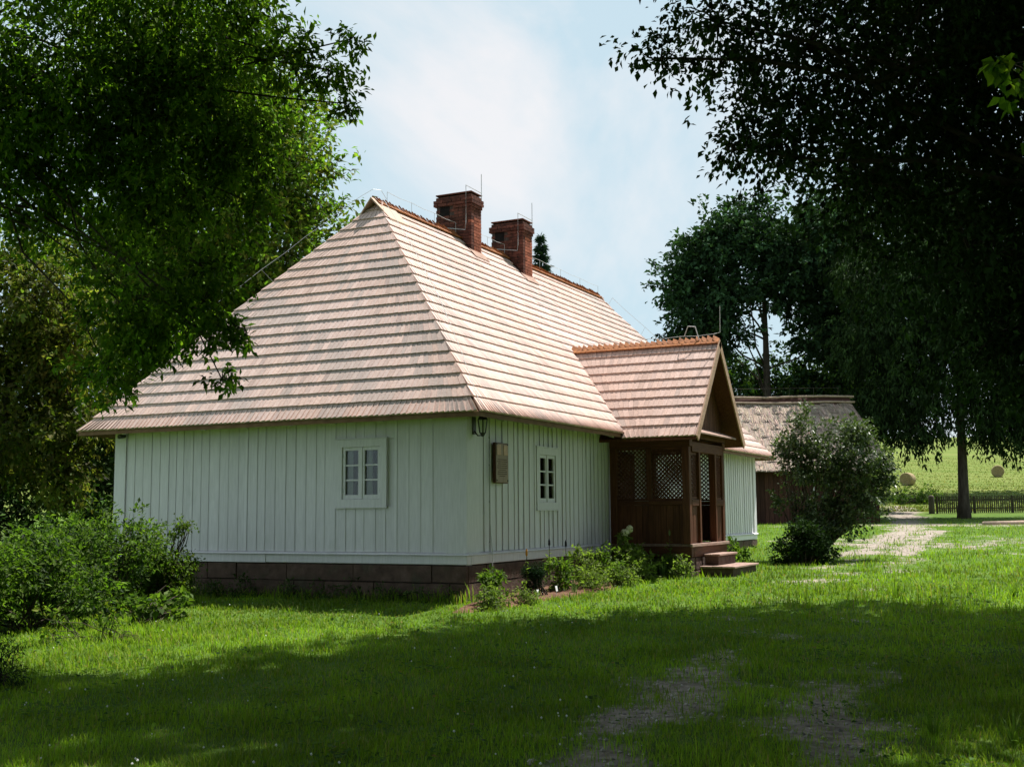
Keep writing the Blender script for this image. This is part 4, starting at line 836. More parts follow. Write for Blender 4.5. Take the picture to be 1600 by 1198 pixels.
make_tree('broadleaf_tree', 'tall rounded tree behind the left end of the roof', G(-9.5, 33), W(-9, 33, 13), 0.35,
          blobs_rd([(-8, 32, 9.5, 3.3), (-6.2, 31, 10.7, 1.7), (-5.9, 31, 8.0, 1.7), (-6.6, 31, 6.4, 1.8), (-9, 33, 13, 3.3), (-10.5, 32, 7, 3.2), (-7, 32, 12.5, 1.8), (-5.3, 31, 9.5, 1.0)]),
          60000, 0.17, GREEN[:3] + OLIVE[:2], 'leaf', 42, 0.7, 0.2, 0.55)
make_tree('maple_tree', 'yellowish green tree at the left picture edge', G(-11, 24.5), W(-10.2, 24.2, 7), 0.16,
          blobs_rd([(-10, 24, 6.1, 1.4), (-9.4, 24, 4.6, 1.15), (-10.4, 24, 3.2, 1.4), (-8.8, 23.7, 3.1, 0.8), (-10.8, 24, 5.2, 1.4), (-9.1, 23.8, 2.1, 0.7)]),
          26000, 0.12, OLIVE, 'leaf', 43, 0.45, 0.3, 0.6)
make_tree('dark_tree', 'dark tree between the left roof hip and the yellowish tree', G(-9.5, 39), W(-9.3, 39, 9), 0.28,
          blobs_rd([(-10, 38, 8, 3.6), (-6.5, 40, 6.5, 3.2), (-13, 38, 9, 3.5), (-9.5, 37, 4.5, 2.8), (-13, 37, 4, 3), (-4.5, 42, 7, 2.6)]),
          42000, 0.19, DARK, 'leafdull', 44, 0.7, 0.2, 0.6)
make_tree('hazel_thicket', 'dark thicket behind the sunlit bushes left of the wall', G(-11, 28), W(-10.8, 28, 4), 0.1,
          blobs_rd([(-11, 28, 2.8, 1.9), (-9.5, 28, 1.8, 1.5), (-12.6, 28, 4.2, 2.1), (-13, 27, 1.8, 1.8), (-9.2, 28.5, 3.2, 1.1), (-8.8, 27, 1.0, 0.9), (-11.5, 26, 1.2, 1.5), (-13.5, 25.5, 2.2, 2.0), (-12.5, 25, 0.6, 1.4)]),
          36000, 0.13, [(0.04, 0.085, 0.018), (0.05, 0.10, 0.02), (0.03, 0.06, 0.015)], 'leafdull', 45, 0.5, 0.2, 0.6, cat='thicket')
# right hand side
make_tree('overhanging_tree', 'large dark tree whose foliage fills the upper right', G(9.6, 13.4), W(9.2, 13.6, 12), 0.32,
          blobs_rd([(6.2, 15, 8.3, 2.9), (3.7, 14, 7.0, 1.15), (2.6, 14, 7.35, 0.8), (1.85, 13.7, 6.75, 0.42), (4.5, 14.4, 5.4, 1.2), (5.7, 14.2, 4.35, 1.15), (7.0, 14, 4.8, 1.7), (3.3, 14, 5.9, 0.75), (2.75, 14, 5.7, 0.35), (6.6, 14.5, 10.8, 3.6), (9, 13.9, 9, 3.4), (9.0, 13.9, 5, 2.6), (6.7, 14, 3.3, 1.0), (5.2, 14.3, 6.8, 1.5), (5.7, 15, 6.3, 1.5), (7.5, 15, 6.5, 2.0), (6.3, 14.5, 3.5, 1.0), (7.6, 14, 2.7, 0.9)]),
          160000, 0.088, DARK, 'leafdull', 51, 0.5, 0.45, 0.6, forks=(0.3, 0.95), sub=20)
make_tree('linden_tree', 'tall tree right of the picture whose crown shades the lawn', G(9.5, 8.0), W(8.0, 10, 15), 0.35,
          blobs_rd([(2.5, 14.3, 14, 1.6), (4.4, 16.5, 14, 2.5), (6.4, 18.2, 13, 2.9), (9.05, 18.7, 12, 3.1), (11.95, 17.1, 11, 3.1), (5.5, 13.7, 13, 2.6), (8.45, 14.9, 12.3, 2.5), (4.6, 12, 14, 1.8), (11, 12.6, 11, 2.9), (1.2, 15.2, 14.5, 1.3), (3.2, 15.3, 14, 1.4)]),
          112000, 0.21, DARK + GREEN[:1], 'leafdull', 52, 0.6, 0.35, 0.6, forks=(0.4, 0.95), twigs=False, sub=34, subr=0.36)
make_tree('young_linden', 'bright near leaf sprays poking in at the upper right edge', G(6.6, 7.6), W(5.2, 7.6, 5.2), 0.05,
          blobs_rd([(3.3, 7.5, 4.2, 0.2), (3.5, 7.5, 3.95, 0.22), (4.2, 7.6, 4.3, 0.5), (4.6, 7.6, 3.4, 0.5)]), 1500, 0.085, GREEN[1:], 'leaf', 59, 0.3, 0.5, 0.75, forks=(0.6, 0.97))
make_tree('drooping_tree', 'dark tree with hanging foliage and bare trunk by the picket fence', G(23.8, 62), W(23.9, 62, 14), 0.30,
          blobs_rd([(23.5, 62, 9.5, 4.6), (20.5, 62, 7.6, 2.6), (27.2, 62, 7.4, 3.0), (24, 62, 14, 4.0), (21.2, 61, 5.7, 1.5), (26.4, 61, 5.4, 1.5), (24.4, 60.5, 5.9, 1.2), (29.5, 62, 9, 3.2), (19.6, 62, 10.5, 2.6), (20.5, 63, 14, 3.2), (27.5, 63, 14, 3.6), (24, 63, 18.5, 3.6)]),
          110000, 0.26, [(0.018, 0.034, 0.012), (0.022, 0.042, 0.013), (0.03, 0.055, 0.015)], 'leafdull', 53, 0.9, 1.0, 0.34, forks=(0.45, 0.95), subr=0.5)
make_tree('tall_maple', 'tall dark maple behind the thatched barn with a bare forked trunk', G(14.8, 68), W(14.9, 68, 16.5), 0.36,
          blobs_rd([(11, 66, 15.6, 2.0), (9.2, 66, 14.2, 1.1), (12.6, 66, 17.2, 1.7), (14.2, 67, 17.3, 2.3), (10.4, 66, 12.4, 1.7), (12, 66, 11.6, 1.7), (16.8, 67, 14.5, 2.0), (18.2, 67, 16.5, 2.8), (17.6, 67, 11.7, 1.5), (12.6, 66, 13.9, 1.7), (10, 66, 10.7, 1.2), (14.6, 68, 14.6, 1.3), (20, 67, 12, 2.4)]),
          52000, 0.27, BLUEG, 'leafdull', 54, 0.8, 0.15, 0.65, forks=(0.5, 0.95))
make_tree('rowan_tree', 'lower dark tree beyond the barn ridge, below the tall maple', G(15.5, 71), W(15.3, 71, 8.5), 0.22,
          blobs_rd([(13, 70, 8.7, 2.3), (16.7, 70, 8.4, 2.4), (10.2, 70, 8.6, 2.1), (19.5, 70, 8.6, 2.8), (22, 71, 8, 3)]),
          34000, 0.26, BLUEG[:2] + GREEN[:1], 'leafdull', 55, 0.8, 0.15, 0.6)
make_tree('forest_edge_tree', 'dim tree deep behind the drooping tree at the right edge', G(41, 92), W(41, 92, 15), 0.35,
          blobs_rd([(31, 88, 17, 5), (38, 88, 17, 6), (26, 89, 17, 5), (33, 90, 23, 6), (43, 90, 19, 6), (24, 88, 23, 5)]), 20000, 0.55, DARK, 'leafdull', 56, 1.2, 0.3, 0.6)
# unseen trees added around the camera to block sky light from lawn and walls
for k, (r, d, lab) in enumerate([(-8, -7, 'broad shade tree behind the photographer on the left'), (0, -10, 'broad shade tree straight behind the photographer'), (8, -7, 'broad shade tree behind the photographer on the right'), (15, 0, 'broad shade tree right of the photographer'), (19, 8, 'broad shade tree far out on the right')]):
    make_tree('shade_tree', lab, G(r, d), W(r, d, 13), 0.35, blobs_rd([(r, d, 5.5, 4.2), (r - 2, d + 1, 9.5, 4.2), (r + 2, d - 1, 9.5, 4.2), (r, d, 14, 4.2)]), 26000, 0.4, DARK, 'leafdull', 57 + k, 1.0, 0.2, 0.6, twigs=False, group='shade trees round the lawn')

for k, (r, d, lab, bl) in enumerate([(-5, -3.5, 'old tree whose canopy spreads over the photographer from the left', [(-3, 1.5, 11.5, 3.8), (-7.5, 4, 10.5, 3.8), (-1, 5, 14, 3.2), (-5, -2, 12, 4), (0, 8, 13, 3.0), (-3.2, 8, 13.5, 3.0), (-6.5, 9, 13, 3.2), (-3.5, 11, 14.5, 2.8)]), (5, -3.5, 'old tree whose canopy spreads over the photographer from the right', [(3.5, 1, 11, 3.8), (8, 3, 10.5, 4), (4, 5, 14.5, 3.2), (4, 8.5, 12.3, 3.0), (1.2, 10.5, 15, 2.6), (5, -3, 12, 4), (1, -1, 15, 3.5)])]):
    make_tree('canopy_tree', lab, G(r, d), W(r, d, 12), 0.35, blobs_rd(bl), 42000, 0.36, DARK, 'leafdull', 157 + k, 1.0, 0.2, 0.6, twigs=False, group='shade trees round the lawn')  # unseen added trees, crowns placed to cut overhead sky light on the foreground

def spruce(name, label, base, h, rad, n, seed):
    rng = np.random.default_rng(seed); t = tag(empty(name, base), label, 'tree'); base = np.array(base)
    MB().tube([base, base + [0, 0, h * 0.5], base + [0, 0, h]], [0.18, 0.1, 0.01], 8).obj('trunk', M['bark'], t, True)
    z = h * (0.12 + 0.88 * rng.random(n)); lev = np.round(z / 0.42) * 0.42; th = rng.integers(0, 9, n) * (2 * np.pi / 9) + lev * 2.3 + rng.normal(0, 0.13, n); R = rad * (1 - lev / h) * np.clip(rng.random(n) ** 0.6, 0, 1) * (0.8 + 0.4 * np.sin(th * 5 + lev * 7) ** 2)
    P = base + np.stack([np.cos(th) * R, np.sin(th) * R, lev + 0.10 * R - 0.05 * R * R + rng.normal(0, 0.05, n)], 1); A = np.stack([np.cos(th), np.sin(th), -0.45 + rng.normal(0, 0.4, n)], 1) + rng.normal(0, 0.35, (n, 3))
    V, F = leaf_mesh(P, A, 0.26, rng, 0.22); tag(link('crown', npmesh('crown', V, F, M['leafdull'], leaf_tint(n, [(0.022, 0.05, 0.03), (0.03, 0.062, 0.036)], rng)), t), kind='stuff')
spruce('spruce_tree', 'spruce tip showing behind the farther chimney', G(1.3, 50), 12.6, 2.6, 12000, 60)

def shrub(name, label, base, blobs, nleaf, size, cols, seed, mat_leaf='leaf', ratio=0.5, spray=0.28, droop=0.15, nstem=7, group=None, cat='shrub', stem_r=0.014, spread=0.25, sub=10, subr=0.45):
    rng = np.random.default_rng(seed); rs = random.Random(seed); t = tag(empty(name, base), label, cat, group); b = Vector(base)
    P, A, C = crown_points(blobs, nleaf, rng, spray, per=9, sub=sub, subr=subr, droop=droop)
    mb = MB()
    for c, cc in C:
        for q in list(cc)[:nstem]:
            s = b + Vector((rs.uniform(-1, 1), rs.uniform(-1, 1), 0)) * spread; s.z = gz(s.x, s.y) - 0.05
            mb.tube(curve(s, q, ((c[0] - s.x) * 0.1, (c[1] - s.y) * 0.1, 0.1), 4, rs), [stem_r, stem_r * 0.9, stem_r * 0.7, stem_r * 0.5, stem_r * 0.2], 4, False)
    mb.obj('stems', M['bark'], t, True)
    g_ = ground(P[:, 0], P[:, 1]); P[:, 2] = np.maximum(P[:, 2], g_ + 0.02)
    V, F = leaf_mesh(P, A, size, rng, ratio); tag(link('foliage', npmesh('foliage', V, F, M[mat_leaf], leaf_tint(len(P), cols, rng) * np.repeat(rng.uniform(0.6, 1.3, len(P) // 9), 36)[:, None]), t), kind='stuff')
    return t
LIME = [(0.085, 0.145, 0.022), (0.12, 0.18, 0.03), (0.055, 0.10, 0.018)]
shrub('garden_bush', 'sunlit leafy bush at the left edge of the lawn', G(-6.5, 15.9), blobs_rd([(-6.7, 15.8, 0.35, 0.65), (-6.1, 16.2, 0.5, 0.45), (-6.9, 16.5, 0.72, 0.6), (-7.4, 15.6, 0.3, 0.8), (-5.7, 15.9, 0.2, 0.45)]), 9500, 0.08, LIME + GREEN[:1] + DARK[:1], 71)
shrub('garden_bush', 'taller bush reaching up between the left bush and the wall corner', G(-6.3, 18.2), blobs_rd([(-6.6, 18.2, 0.7, 0.7), (-5.9, 18, 0.75, 0.55), (-7.2, 18.5, 0.75, 0.75), (-6.3, 18, 0.2, 0.8), (-5.95, 18.3, 1.15, 0.3)]), 8500, 0.075, LIME + DARK[:1], 72)
shrub('arching_bush', 'arching bush in front of the left part of the end wall', G(-5.7, 19.0), blobs_rd([(-5.75, 19, 0.75, 0.42), (-5.4, 18.9, 0.45, 0.36), (-5.25, 18.8, 0.05, 0.3), (-6.1, 19, 0.55, 0.45), (-5.45, 19, 1.05, 0.16), (-5.25, 19, 1.12, 0.12), (-5.85, 19, 0.1, 0.4)]), 7500, 0.055, LIME + OLIVE[:1], 73, droop=0.4, ratio=0.6)
shrub('broadleaf_weed', 'low weed with big pale leaves at the foot of the left bushes', G(-5.2, 16.6), blobs_rd([(-5.2, 16.6, 0.0, 0.3), (-5.0, 17.2, 0.1, 0.28), (-4.8, 16.9, -0.15, 0.22)]), 300, 0.13, LIME, 74, 'leaf', 0.6, cat='weed')
shrub('bramble', 'thin yellow-green bramble shoots on the sunny lawn left', G(-5.0, 14.6), blobs_rd([(-5.0, 14.6, -0.1, 0.3), (-4.5, 14.3, -0.15, 0.2), (-5.5, 14.2, -0.1, 0.3)]), 420, 0.07, LIME + [(0.18, 0.2, 0.03)], 75, cat='weed', stem_r=0.006)
shrub('juniper', 'feathery dark juniper sprig poking in at the lower left edge', G(-5.0, 11.3), blobs_rd([(-4.95, 11.3, -0.12, 0.24), (-5.2, 11.2, 0.0, 0.3), (-4.8, 11.25, -0.22, 0.15)]), 3600, 0.05, [(0.045, 0.075, 0.035), (0.035, 0.06, 0.03)], 76, 'leafdull', 0.2, stem_r=0.01)
lilac_cols = [(0.078, 0.112, 0.046), (0.10, 0.135, 0.058), (0.055, 0.085, 0.036)]
shrub('lilac_bush', 'glossy lilac bush spreading in front of the thatched barn', G(6.9, 28), blobs_rd([(7.1, 28, 3.1, 0.6), (7.9, 28, 2.85, 0.75), (8.6, 28.2, 2.4, 0.6), (7.2, 28, 2.3, 0.6), (8.15, 27.8, 1.45, 0.55), (7.2, 28, 1.5, 0.45), (7.0, 27.6, 0.95, 0.4), (6.7, 28, 2.25, 0.42), (8.0, 28, 2.15, 0.6), (8.9, 28, 2.25, 0.32), (6.5, 28, 1.5, 0.3), (8.85, 28, 1.9, 0.36), (8.6, 28, 1.45, 0.38), (6.6, 28, 2.75, 0.35), (8.3, 28, 3.2, 0.4), (7.35, 27.6, 0.85, 0.5), (7.9, 27.7, 1.05, 0.45), (7.1, 27.3, 0.5, 0.4)]), 16000, 0.088, lilac_cols, 77, 'leafgloss', 0.6, nstem=4, stem_r=0.025)
shrub('currant_bush', 'low dark round bush at the foot of the lilac beside the steps', G(6.55, 26.6), blobs_rd([(6.55, 26.6, 0.35, 0.52), (6.2, 26.6, 0.3, 0.35), (6.9, 26.6, 0.3, 0.4), (6.5, 26.6, 0.75, 0.3)]), 5200, 0.075, DARK, 78, 'leafdull', 0.65)

rw = random.Random(8)
shrub('wall_weeds', 'low dark weeds along the foot of the shaded end wall', (-3.0, -0.2, gz(-3.0, -0.2)), [(x, -0.22 + rw.uniform(-0.1, 0.1), gz(x, -0.2) + rw.uniform(0.02, 0.2), rw.uniform(0.12, 0.24)) for x in [-5.3 + 0.3 * k + rw.uniform(-0.1, 0.1) for k in range(18)]], 2600, 0.06, [(0.05, 0.09, 0.025), (0.065, 0.11, 0.03), (0.04, 0.07, 0.02)], 79, 'leafdull', 0.4, nstem=0, cat='weeds')
# flower bed along the long wall
def bed_pt(x, y): return np.array([x, y, gz(x, y)])
bed = MB(); n = 40; ring = []
for k in range(n):
    t = k / n * 2 * math.pi; y = 2.9 + 4.3 * math.cos(t); x = 0.55 + (0.62 + 0.08 * math.sin(5 * t)) * math.sin(t); ring.append((x, y))
for k, (x, y) in enumerate(ring): bed.v.append((x, y, gz(x, y) - 0.01))
for k, (x, y) in enumerate(ring): xx, yy = 0.55 + (x - 0.55) * 0.75, 2.9 + (y - 2.9) * 0.93; bed.v.append((xx, yy, gz(xx, yy) + 0.035))
for k in range(n): bed.f.append((k, (k + 1) % n, n + (k + 1) % n, n + k))
bed.f.append(tuple(range(n, 2 * n))); 
bo = bed.obj('flower_bed', M['soil'], None, True); tag(bo, 'narrow bed of bare soil along the cottage wall', kind='structure')
def bp(x, y, dz=0): return (x, y, gz(x, y) + dz)
def bb(x, y, z, r): return (x, y, gz(x, y) + z, r)
PALEG = [(0.15, 0.20, 0.05), (0.18, 0.23, 0.07), (0.10, 0.15, 0.035)]
hyd = shrub('hydrangea', 'flowering bush with two pale cream blossom heads beside the porch', bp(0.75, 5.0), [bb(0.75, 5.0, 0.42, 0.3), bb(0.85, 4.6, 0.3, 0.24), bb(0.7, 5.4, 0.42, 0.22), bb(0.72, 5.0, 0.72, 0.16), bb(0.9, 4.9, 0.2, 0.35), bb(1.0, 5.2, 0.25, 0.3)], 1900, 0.095, PALEG, 81, 'leaf', 0.6)
M['petal'] = noisemat('cream_petal', [(0.3, (0.62, 0.60, 0.36)), (0.7, (0.8, 0.78, 0.52))], 40, rough=0.7, bump=0.3)
for dx, dy, dz, R in ((0.75, 5.02, 0.90, 0.075), (0.78, 5.2, 0.97, 0.07)):
    hb = MB(); rs = random.Random(int(dy * 100)); c0 = Vector((dx, dy, gz(dx, dy) + dz))
    for k in range(70):
        d = Vector((rs.gauss(0, 1), rs.gauss(0, 1), rs.gauss(0.2, 1))).normalized(); c = c0 + d * R * rs.uniform(0.8, 1.05); a = d.orthogonal().normalized() * 0.024; b = d.cross(a)
        hb.poly([c + a, c + b, c - a, c - b, c + d * 0.008], [(0, 1, 4), (1, 2, 4), (2, 3, 4), (3, 0, 4)])
    hb.obj('blossom', M['petal'], hyd)
shrub('dwarf_yew', 'dense dark pot-shaped evergreen in the flower bed', bp(0.62, 1.15), [bb(0.62, 1.15, 0.16, 0.15), bb(0.62, 1.15, 0.32, 0.19), bb(0.62, 1.15, 0.42, 0.19)], 5200, 0.032, [(0.014, 0.034, 0.016), (0.02, 0.045, 0.02)], 82, 'leafdull', 0.35, 0.08, -0.4)
specs = [(0.55, -0.25, 0.3, 0.16, 'bushy plant at the cottage corner with upright leaves', 0.075), (0.75, -0.75, 0.14, 0.16, 'low mound of pale leaves left of the flower bed', 0.06), (0.85, 0.35, 0.12, 0.2, 'low feathery plant before the down wire', 0.05),
         (0.6, 2.15, 0.3, 0.22, 'bushy perennial right of the dark evergreen', 0.08), (0.95, 2.7, 0.22, 0.24, 'spreading pale perennial in the middle of the bed', 0.065), (0.6, 3.2, 0.4, 0.25, 'tall leafy perennial under the small window', 0.08),
         (0.8, 3.9, 0.36, 0.28, 'leafy perennial between the small window and the hydrangea', 0.075), (1.15, 3.6, 0.16, 0.25, 'low bright ground plant at the bed edge', 0.055), (1.2, 4.6, 0.18, 0.26, 'bright low plant before the hydrangea', 0.055), (1.2, 5.8, 0.16, 0.22, 'small leafy plant before the porch wall', 0.06),
         (1.55, 5.75, 0.22, 0.2, 'leafy plant at the porch corner', 0.06), (0.9, 9.6, 0.3, 0.35, 'leafy plants by the far wall beyond the porch', 0.09), (1.3, 10.6, 0.22, 0.32, 'weedy plants between the far wall and the dark bush', 0.09)]
for k, (x, y, h, r, lab, ls) in enumerate(specs):
    h *= (1.3 if y < 2.4 or y > 5.5 else 1.1); r *= 1.15
    shrub('perennial', lab, bp(x, y), [bb(x, y, h, r), bb(x + 0.05, y + 0.14, h * 0.6, r * 0.9), bb(x, y - 0.1, h * 1.3, r * 0.5), bb(x + 0.1, y - 0.12, h * 0.4, r * 0.9)], 760, ls, PALEG if k % 3 else LIME, 90 + k, 'leaf', 0.5, 0.18, 0.1, 4, 'perennials in the flower bed', 'plant', 0.005, 0.06)
def blade_clump(name, label, x, y, n, h, w, seed, cols, cat='plant', flop=0.5, stems=()):
    rng = np.random.default_rng(seed); V, F, T = [], [], []; z = gz(x, y)
    for k in range(n):
        th = rng.random() * 2 * np.pi; hh = h * rng.uniform(0.6, 1.1); lean = flop * rng.uniform(0.2, 1.0); d = np.array([np.cos(th), np.sin(th), 0]); s = np.array([-d[1], d[0], 0]) * w / 2; b = np.array([x, y, z - 0.02]) + d * 0.06 * rng.random(); i0 = len(V); c = np.array(cols[k % len(cols)]) * rng.uniform(0.8, 1.2)
        for j in range(5):
            t = j / 4; p = b + d * lean * hh * t ** 2 + np.array([0, 0, 1]) * hh * (t - 0.38 * lean * t ** 3); ww = s * (1 - t ** 2 * 0.92); V += [p - ww, p + ww]; T += [c, c]
        for j in range(4): F.append((i0 + 2 * j, i0 + 2 * j + 1, i0 + 2 * j + 3, i0 + 2 * j + 2))
    t = tag(empty(name, (x, y, z)), label, cat); tag(link('blades', npmesh('blades', np.array(V), np.array(F), M['grass'], np.array(T)), t), kind='stuff'); return t
blade_clump('iris_clump', 'clump of arching sword leaves next to the hydrangea', 0.95, 5.55, 34, 0.55, 0.028, 1, [(0.10, 0.16, 0.05), (0.13, 0.19, 0.07)])
blade_clump('iris_clump', 'spiky upright leaf clump before the porch foundation', 1.35, 5.45, 30, 0.42, 0.02, 2, [(0.09, 0.14, 0.06), (0.11, 0.17, 0.07)], flop=0.35)
blade_clump('ornamental_grass', 'thin upright blue-green grass tuft right of the plant labels', 1.0, 1.95, 40, 0.3, 0.008, 3, [(0.09, 0.15, 0.07)], flop=0.2)
for x, y, h, lab, fl in ((0.62, 1.75, 0.85, 'tall thin stalk with dark seed head right of the evergreen', (0.02, 0.02, 0.03)), (0.66, 2.35, 0.8, 'second tall dark-tipped stalk under the small window', (0.02, 0.02, 0.03)), (0.58, 0.95, 0.72, 'thin stalk with orange flower behind the evergreen', (0.5, 0.22, 0.02)), (1.3, 6.0, 0.85, 'lone tall stalk before the porch planks', (0.12, 0.16, 0.06))):
    t = tag(empty('flower_stalk', bp(x, y)), lab, 'plant', 'tall flower stalks'); z = gz(x, y); MB().tube([(x, y, z), (x + 0.02, y, z + h * 0.5), (x + 0.01, y + 0.02, z + h)], 0.006, 5).obj('stem', M['bark'], t)
    mm = noisemat('flower_head', [(0.3, fl), (0.7, tuple(min(1, c * 1.5) for c in fl))], 30, bump=0); MB().lathe((x + 0.01, y + 0.02, z + h - 0.05), [(0.006, 0), (0.02, 0.03), (0.018, 0.09), (0.004, 0.13)], 7).obj('flower_head', mm, t)
    rng = np.random.default_rng(int(h * 1000)); P = np.array([x, y, z]) + np.stack([np.zeros(26), np.zeros(26), rng.random(26) * h * 0.85], 1); V, F = leaf_mesh(P, rng.normal(0, 1, (26, 3)) * [1, 1, 0.4] + [0, 0, 0.2], 0.09, rng, 0.35); tag(link('leaves', npmesh('leaves', V, F, M['leaf'], leaf_tint(26, PALEG, rng)), t), kind='stuff')
for x, y, lab in ((0.95, 0.62, 'white plant label standing before the dark evergreen, left one'), (0.92, 1.4, 'white plant label standing right of the dark evergreen')):
    t = tag(empty('plant_label', bp(x, y)), lab, 'label', 'white plant labels in the bed'); z = gz(x, y)
    MB().box(x - 0.004, x + 0.004, y - 0.007, y + 0.007, z - 0.03, z + 0.13).obj('stake', M['white'], t); MB().hexa([(x + 0.005, y - 0.035, z + 0.1), (x + 0.011, y - 0.035, z + 0.1), (x + 0.011, y + 0.035, z + 0.1), (x + 0.005, y + 0.035, z + 0.1), (x - 0.012, y - 0.04, z + 0.185), (x - 0.006, y - 0.04, z + 0.185), (x - 0.006, y + 0.04, z + 0.185), (x - 0.012, y + 0.04, z + 0.185)]).obj('name_plate', M['white'], t)

# ------------------------------------------------------------------ lawn
def build_grass():
    rng = np.random.default_rng(99)
    def field(n, d0, d1, seg, h0, h1, w, pw, name, label, dens=1.0):
        u = rng.random(n); d = (d0 ** (1 - pw) + u * (d1 ** (1 - pw) - d0 ** (1 - pw))) ** (1 / (1 - pw)); r = (rng.random(n) * 2 - 1) * (d * 0.50 + 1.0)
        x = CAM[0] + r * RH[0] + d * FH[0]; y = CAM[1] + r * RH[1] + d * FH[1]
        ok = ~((x < 0.06) & (x > -WD - 0.05) & (y > -0.05) & (y < LN + 0.05)) & ~((x < 1.8) & (x > -0.1) & (y > PY0 - 0.1) & (y < PY1 + 0.1)) & ~((x > 1.7) & (x < 2.5) & (y > 6.35) & (y < 8.2))
        bedm = (((x - 0.55) / 0.5) ** 2 + ((y - 2.9) / 4.1) ** 2) < 1; ok &= ~bedm
        dm = dirt(x, y); ok &= rng.random(n) > dm * 0.88
        x, y, d, r, dm = x[ok], y[ok], d[ok], r[ok], dm[ok]; n = len(x); z = ground(x, y) - 0.01
        cl = fbm(x * 1.6, y * 1.6); hh = (h0 + (h1 - h0) * rng.random(n) ** 1.6) * (0.35 + 1.25 * cl); hh *= np.where(rng.random(n) < 0.012, 1.9, 1.0); rough = np.exp(-(((r - 6.0) / 3.0) ** 2 + ((d - 18.5) / 1.8) ** 2)); hh *= 1 + 3.0 * rough * (rng.random(n) < 0.12)
        wild = np.exp(-(((r + 5.2) / 1.4) ** 2 + ((d - 14.5) / 2.2) ** 2)); hh *= 1 + 0.7 * wild
        base_strip = (np.abs(y + 0.12) < 0.22) & (x < 0.2); hh = np.where(base_strip, hh * 2.3 * (0.6 + 0.8 * rng.random(n)), hh)
        th = rng.random(n) * 2 * np.pi; D = np.stack([np.cos(th), np.sin(th), np.zeros(n)], 1); S = np.stack([-D[:, 1], D[:, 0], np.zeros(n)], 1); lean = (0.25 + 0.75 * rng.random(n)) * hh * 0.75
        B = np.stack([x, y, z], 1); ww = (w * (0.7 + 0.6 * rng.random(n)) * np.clip(d / 9, 0.85, 2.4))[:, None] / 2; up = np.array([0, 0, 1.0])
        tone = 0.45 + 1.1 * fbm(x * 0.8 + 40, y * 0.8); k = rng.random(n); c = np.stack([0.135 + 0.085 * k, 0.265 + 0.03 * k, 0.016 + 0.018 * k], 1) * (tone * rng.uniform(0.7, 1.3, n))[:, None]
        dry = rng.random(n) < 0.07; c[dry] = np.array([0.30, 0.27, 0.12]) * rng.uniform(0.7, 1.1, (dry.sum(), 1))
        if seg == 2:
            m_ = B + D * (lean * 0.3)[:, None] + up * (hh * 0.6)[:, None]; t_ = B + D * lean[:, None] + up * hh[:, None]
            V = np.stack([B - S * ww, B + S * ww, m_ + S * ww * 0.75, m_ - S * ww * 0.75, t_], 1).reshape(-1, 3); i = 5 * np.arange(n)[:, None]
            F = np.concatenate([i + [[0, 1, 2]], i + [[0, 2, 3]], i + [[3, 2, 4]]], 1).reshape(-1, 3); T = np.repeat(c, 5, 0)
        else:
            t_ = B + D * lean[:, None] + up * hh[:, None]; V = np.stack([B - S * ww, B + S * ww, t_], 1).reshape(-1, 3); F = np.arange(3 * n).reshape(-1, 3); T = np.repeat(c, 3, 0)
        tag(link(name, npmesh(name, V, F, M['grass'], T)), label, 'grass', kind='stuff')
    field(250000, 6.0, 22.0, 2, 0.04, 0.095, 0.0068, 0.9, 'lawn_grass', 'short green lawn grass in front of the cottage')
    field(110000, 22.0, 62.0, 1, 0.05, 0.13, 0.011, 1.1, 'rough_grass', 'rough grass by the tracks beyond the porch')
    # white clover heads in the shaded lawn
    n = 230; d = 7.2 + 12 * rng.random(n); r = (rng.random(n) * 2 - 1) * 0.47 * d; keep = (fbm(r * 0.5 + 5, d * 0.5) > 0.47) & (r < 2.5); d, r = d[keep], r[keep]
    x = CAM[0] + r * RH[0] + d * FH[0]; y = CAM[1] + r * RH[1] + d * FH[1]; z = ground(x, y) + 0.075 + 0.03 * rng.random(len(x)); mb = MB()
    for a, b, c in zip(x, y, z):
        if -WD < a < 0 and b > -0.1: continue
        s = rng.uniform(0.007, 0.012); mb.poly([(a + s, b, c), (a, b + s, c), (a - s, b, c), (a, b - s, c), (a, b, c + s), (a, b, c - s)], [(0, 1, 4), (1, 2, 4), (2, 3, 4), (3, 0, 4), (1, 0, 5), (2, 1, 5), (3, 2, 5), (0, 3, 5)])
    tag(mb.obj('clover_flowers', M['white']), 'tiny white clover flowers dotted over the shaded lawn', 'flowers', kind='stuff')
build_grass()
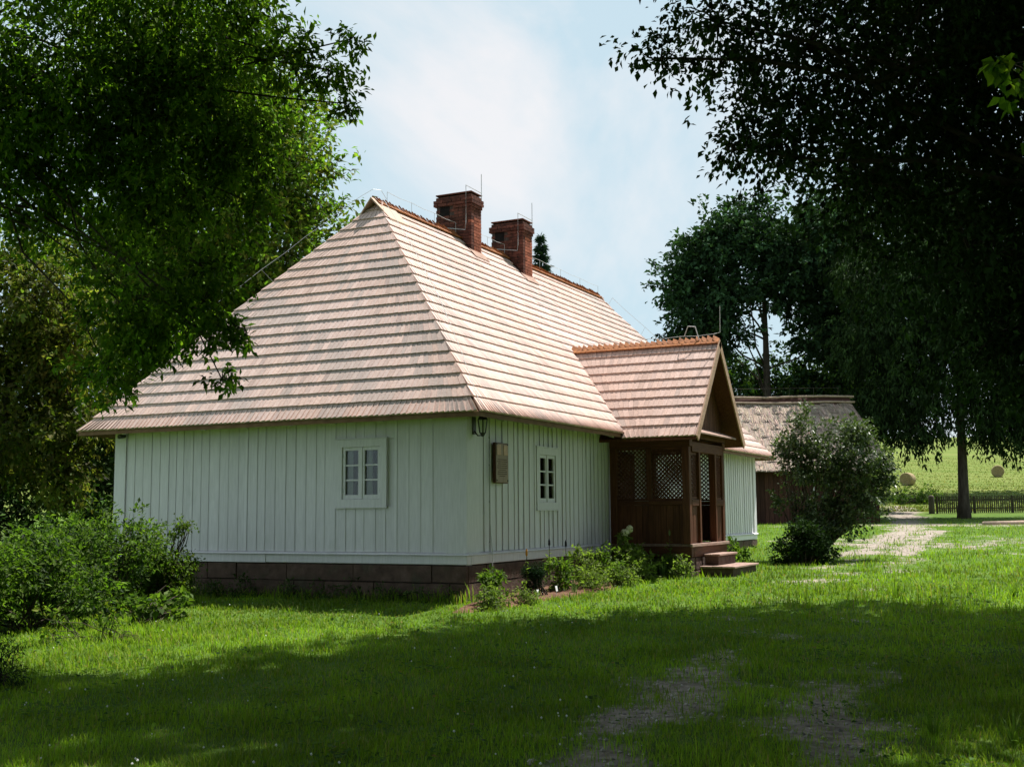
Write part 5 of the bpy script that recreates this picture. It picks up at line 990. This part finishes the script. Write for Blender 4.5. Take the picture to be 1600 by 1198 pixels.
def build_lawn_weeds():
    rng = np.random.default_rng(23); nc = 900; d = 6.4 + 17 * rng.random(nc) ** 0.9; r = (rng.random(nc) * 2 - 1) * (0.48 * d + 0.5); x = CAM[0] + r * RH[0] + d * FH[0]; y = CAM[1] + r * RH[1] + d * FH[1]
    ok = ~((x < 1.2) & (y > -0.3)) & (fbm(x * 0.6 + 9, y * 0.6) > 0.44); x, y = x[ok], y[ok]; m = 16; sp_ = rng.uniform(0.05, 0.22, len(x))
    X = (x[:, None] + rng.normal(0, 1, (len(x), m)) * sp_[:, None]).ravel(); Y = (y[:, None] + rng.normal(0, 1, (len(x), m)) * sp_[:, None]).ravel(); P = np.stack([X, Y, ground(X, Y) + rng.uniform(0.02, 0.075, X.size)], 1)
    A = rng.normal(0, 1, P.shape); A[:, 2] = rng.uniform(-0.1, 0.5, len(P)); V, F = leaf_mesh(P, A, 0.04, rng, 0.75, up=1.5, sizevar=0.5)
    T = leaf_tint(len(P), [(0.06, 0.13, 0.025), (0.08, 0.16, 0.03), (0.11, 0.19, 0.045), (0.05, 0.10, 0.03)], rng); dead = np.repeat(rng.random(len(P)) < 0.025, 4); T[dead] = [0.26, 0.17, 0.07]
    tag(link('clover_leaves', npmesh('clover_leaves', V, F, M['grass'], T)), 'patches of clover and broad weeds growing through the lawn', 'clover', kind='stuff')
    n = 42000; d = 70 + 75 * rng.random(n) ** 1.5; r = 12 + (d * 0.47 - 6) * rng.random(n); x = CAM[0] + r * RH[0] + d * FH[0]; y = CAM[1] + r * RH[1] + d * FH[1]; z = ground(x, y); th = rng.random(n) * 6.28; row = 0.6 + 0.6 * (np.sin(d * 1.9 + 0.6 * np.sin(r * 0.3)) > 0.2)
    h = rng.uniform(0.05, 0.16, n) * row; w = rng.uniform(0.02, 0.045, n); B = np.stack([x, y, z], 1); S = np.stack([np.cos(th), np.sin(th), 0 * th], 1) * w[:, None]; tip = B + np.stack([rng.normal(0, 0.05, n), rng.normal(0, 0.05, n), h], 1)
    V = np.stack([B - S, B + S, tip], 1).reshape(-1, 3); c = np.array([0.105, 0.145, 0.03]) * rng.uniform(0.6, 1.3, (n, 1)); dry = rng.random(n) < 0.3; c[dry] = np.array([0.22, 0.19, 0.085]) * rng.uniform(0.7, 1.1, (dry.sum(), 1))
    tag(link('meadow_stubble', npmesh('meadow_stubble', V, np.arange(3 * n).reshape(-1, 3), M['grass'], np.repeat(c, 3, 0))), 'mown stubble and short grass on the rising meadow', 'grass', kind='stuff')
build_lawn_weeds()
def build_stones():
    rng = np.random.default_rng(17); n = 26000; d = 6.5 + 34 * rng.random(n) ** 1.3; r = (rng.random(n) * 2 - 1) * 0.48 * d; x = CAM[0] + r * RH[0] + d * FH[0]; y = CAM[1] + r * RH[1] + d * FH[1]
    ok = (dirt(x, y) > 0.25) & ~((x < 1.9) & (y > -0.2)); x, y = x[ok][:3500], y[ok][:3500]; z = ground(x, y); n = len(x); s = 0.005 + 0.024 * rng.random(n) ** 2
    o = np.array([[1, 0, 0], [0, 1, 0], [-1, 0, 0], [0, -1, 0], [0, 0, 0.6], [0, 0, -0.6]]); V = (np.stack([x, y, z + 0.004], 1)[:, None] + o[None] * s[:, None, None] * rng.uniform(0.6, 1.4, (n, 6, 1))).reshape(-1, 3)
    f = np.array([[0, 1, 4], [1, 2, 4], [2, 3, 4], [3, 0, 4], [1, 0, 5], [2, 1, 5], [3, 2, 5], [0, 3, 5]]); F = (f[None] + 6 * np.arange(n)[:, None, None]).reshape(-1, 3)
    T = np.repeat(np.array([0.44, 0.40, 0.36]) * rng.uniform(0.4, 1.3, (n, 1)), 6, 0); tag(link('track_gravel', npmesh('track_gravel', V, F, M['straw'], T)), 'loose small stones on the bare wheel tracks', 'gravel', kind='stuff')
build_stones()
for k, (r, d, n, h, lab) in enumerate([(4.6, 18.6, 26, 0.34, 'tall grass tuft at the shadow edge, left of three'), (6.1, 18.9, 34, 0.40, 'tall grass tuft at the shadow edge, middle of three'), (7.9, 18.7, 34, 0.38, 'tall grass tuft at the shadow edge, right of three'), (3.0, 8.6, 24, 0.36, 'tall grass tuft in the sunny spot at lower right'), (3.45, 8.3, 20, 0.30, 'smaller grass tuft at the lower right corner')]):
    p = W(r, d); blade_clump('grass_tuft', lab, p[0], p[1], n, h, 0.012, 20 + k, [(0.10, 0.19, 0.02), (0.14, 0.22, 0.035)], 'grass tuft', 0.8)
p = W(19.8, 80); shrub('nettle_patch', 'green nettle clump at the meadow edge near the barn', G(25.5, 77), blobs_rd([(25.4, 77, 2.1, 0.8), (26.6, 77, 2.1, 0.9), (27.6, 77.5, 2.2, 0.7)]), 2200, 0.16, LIME, 120, cat='weeds')
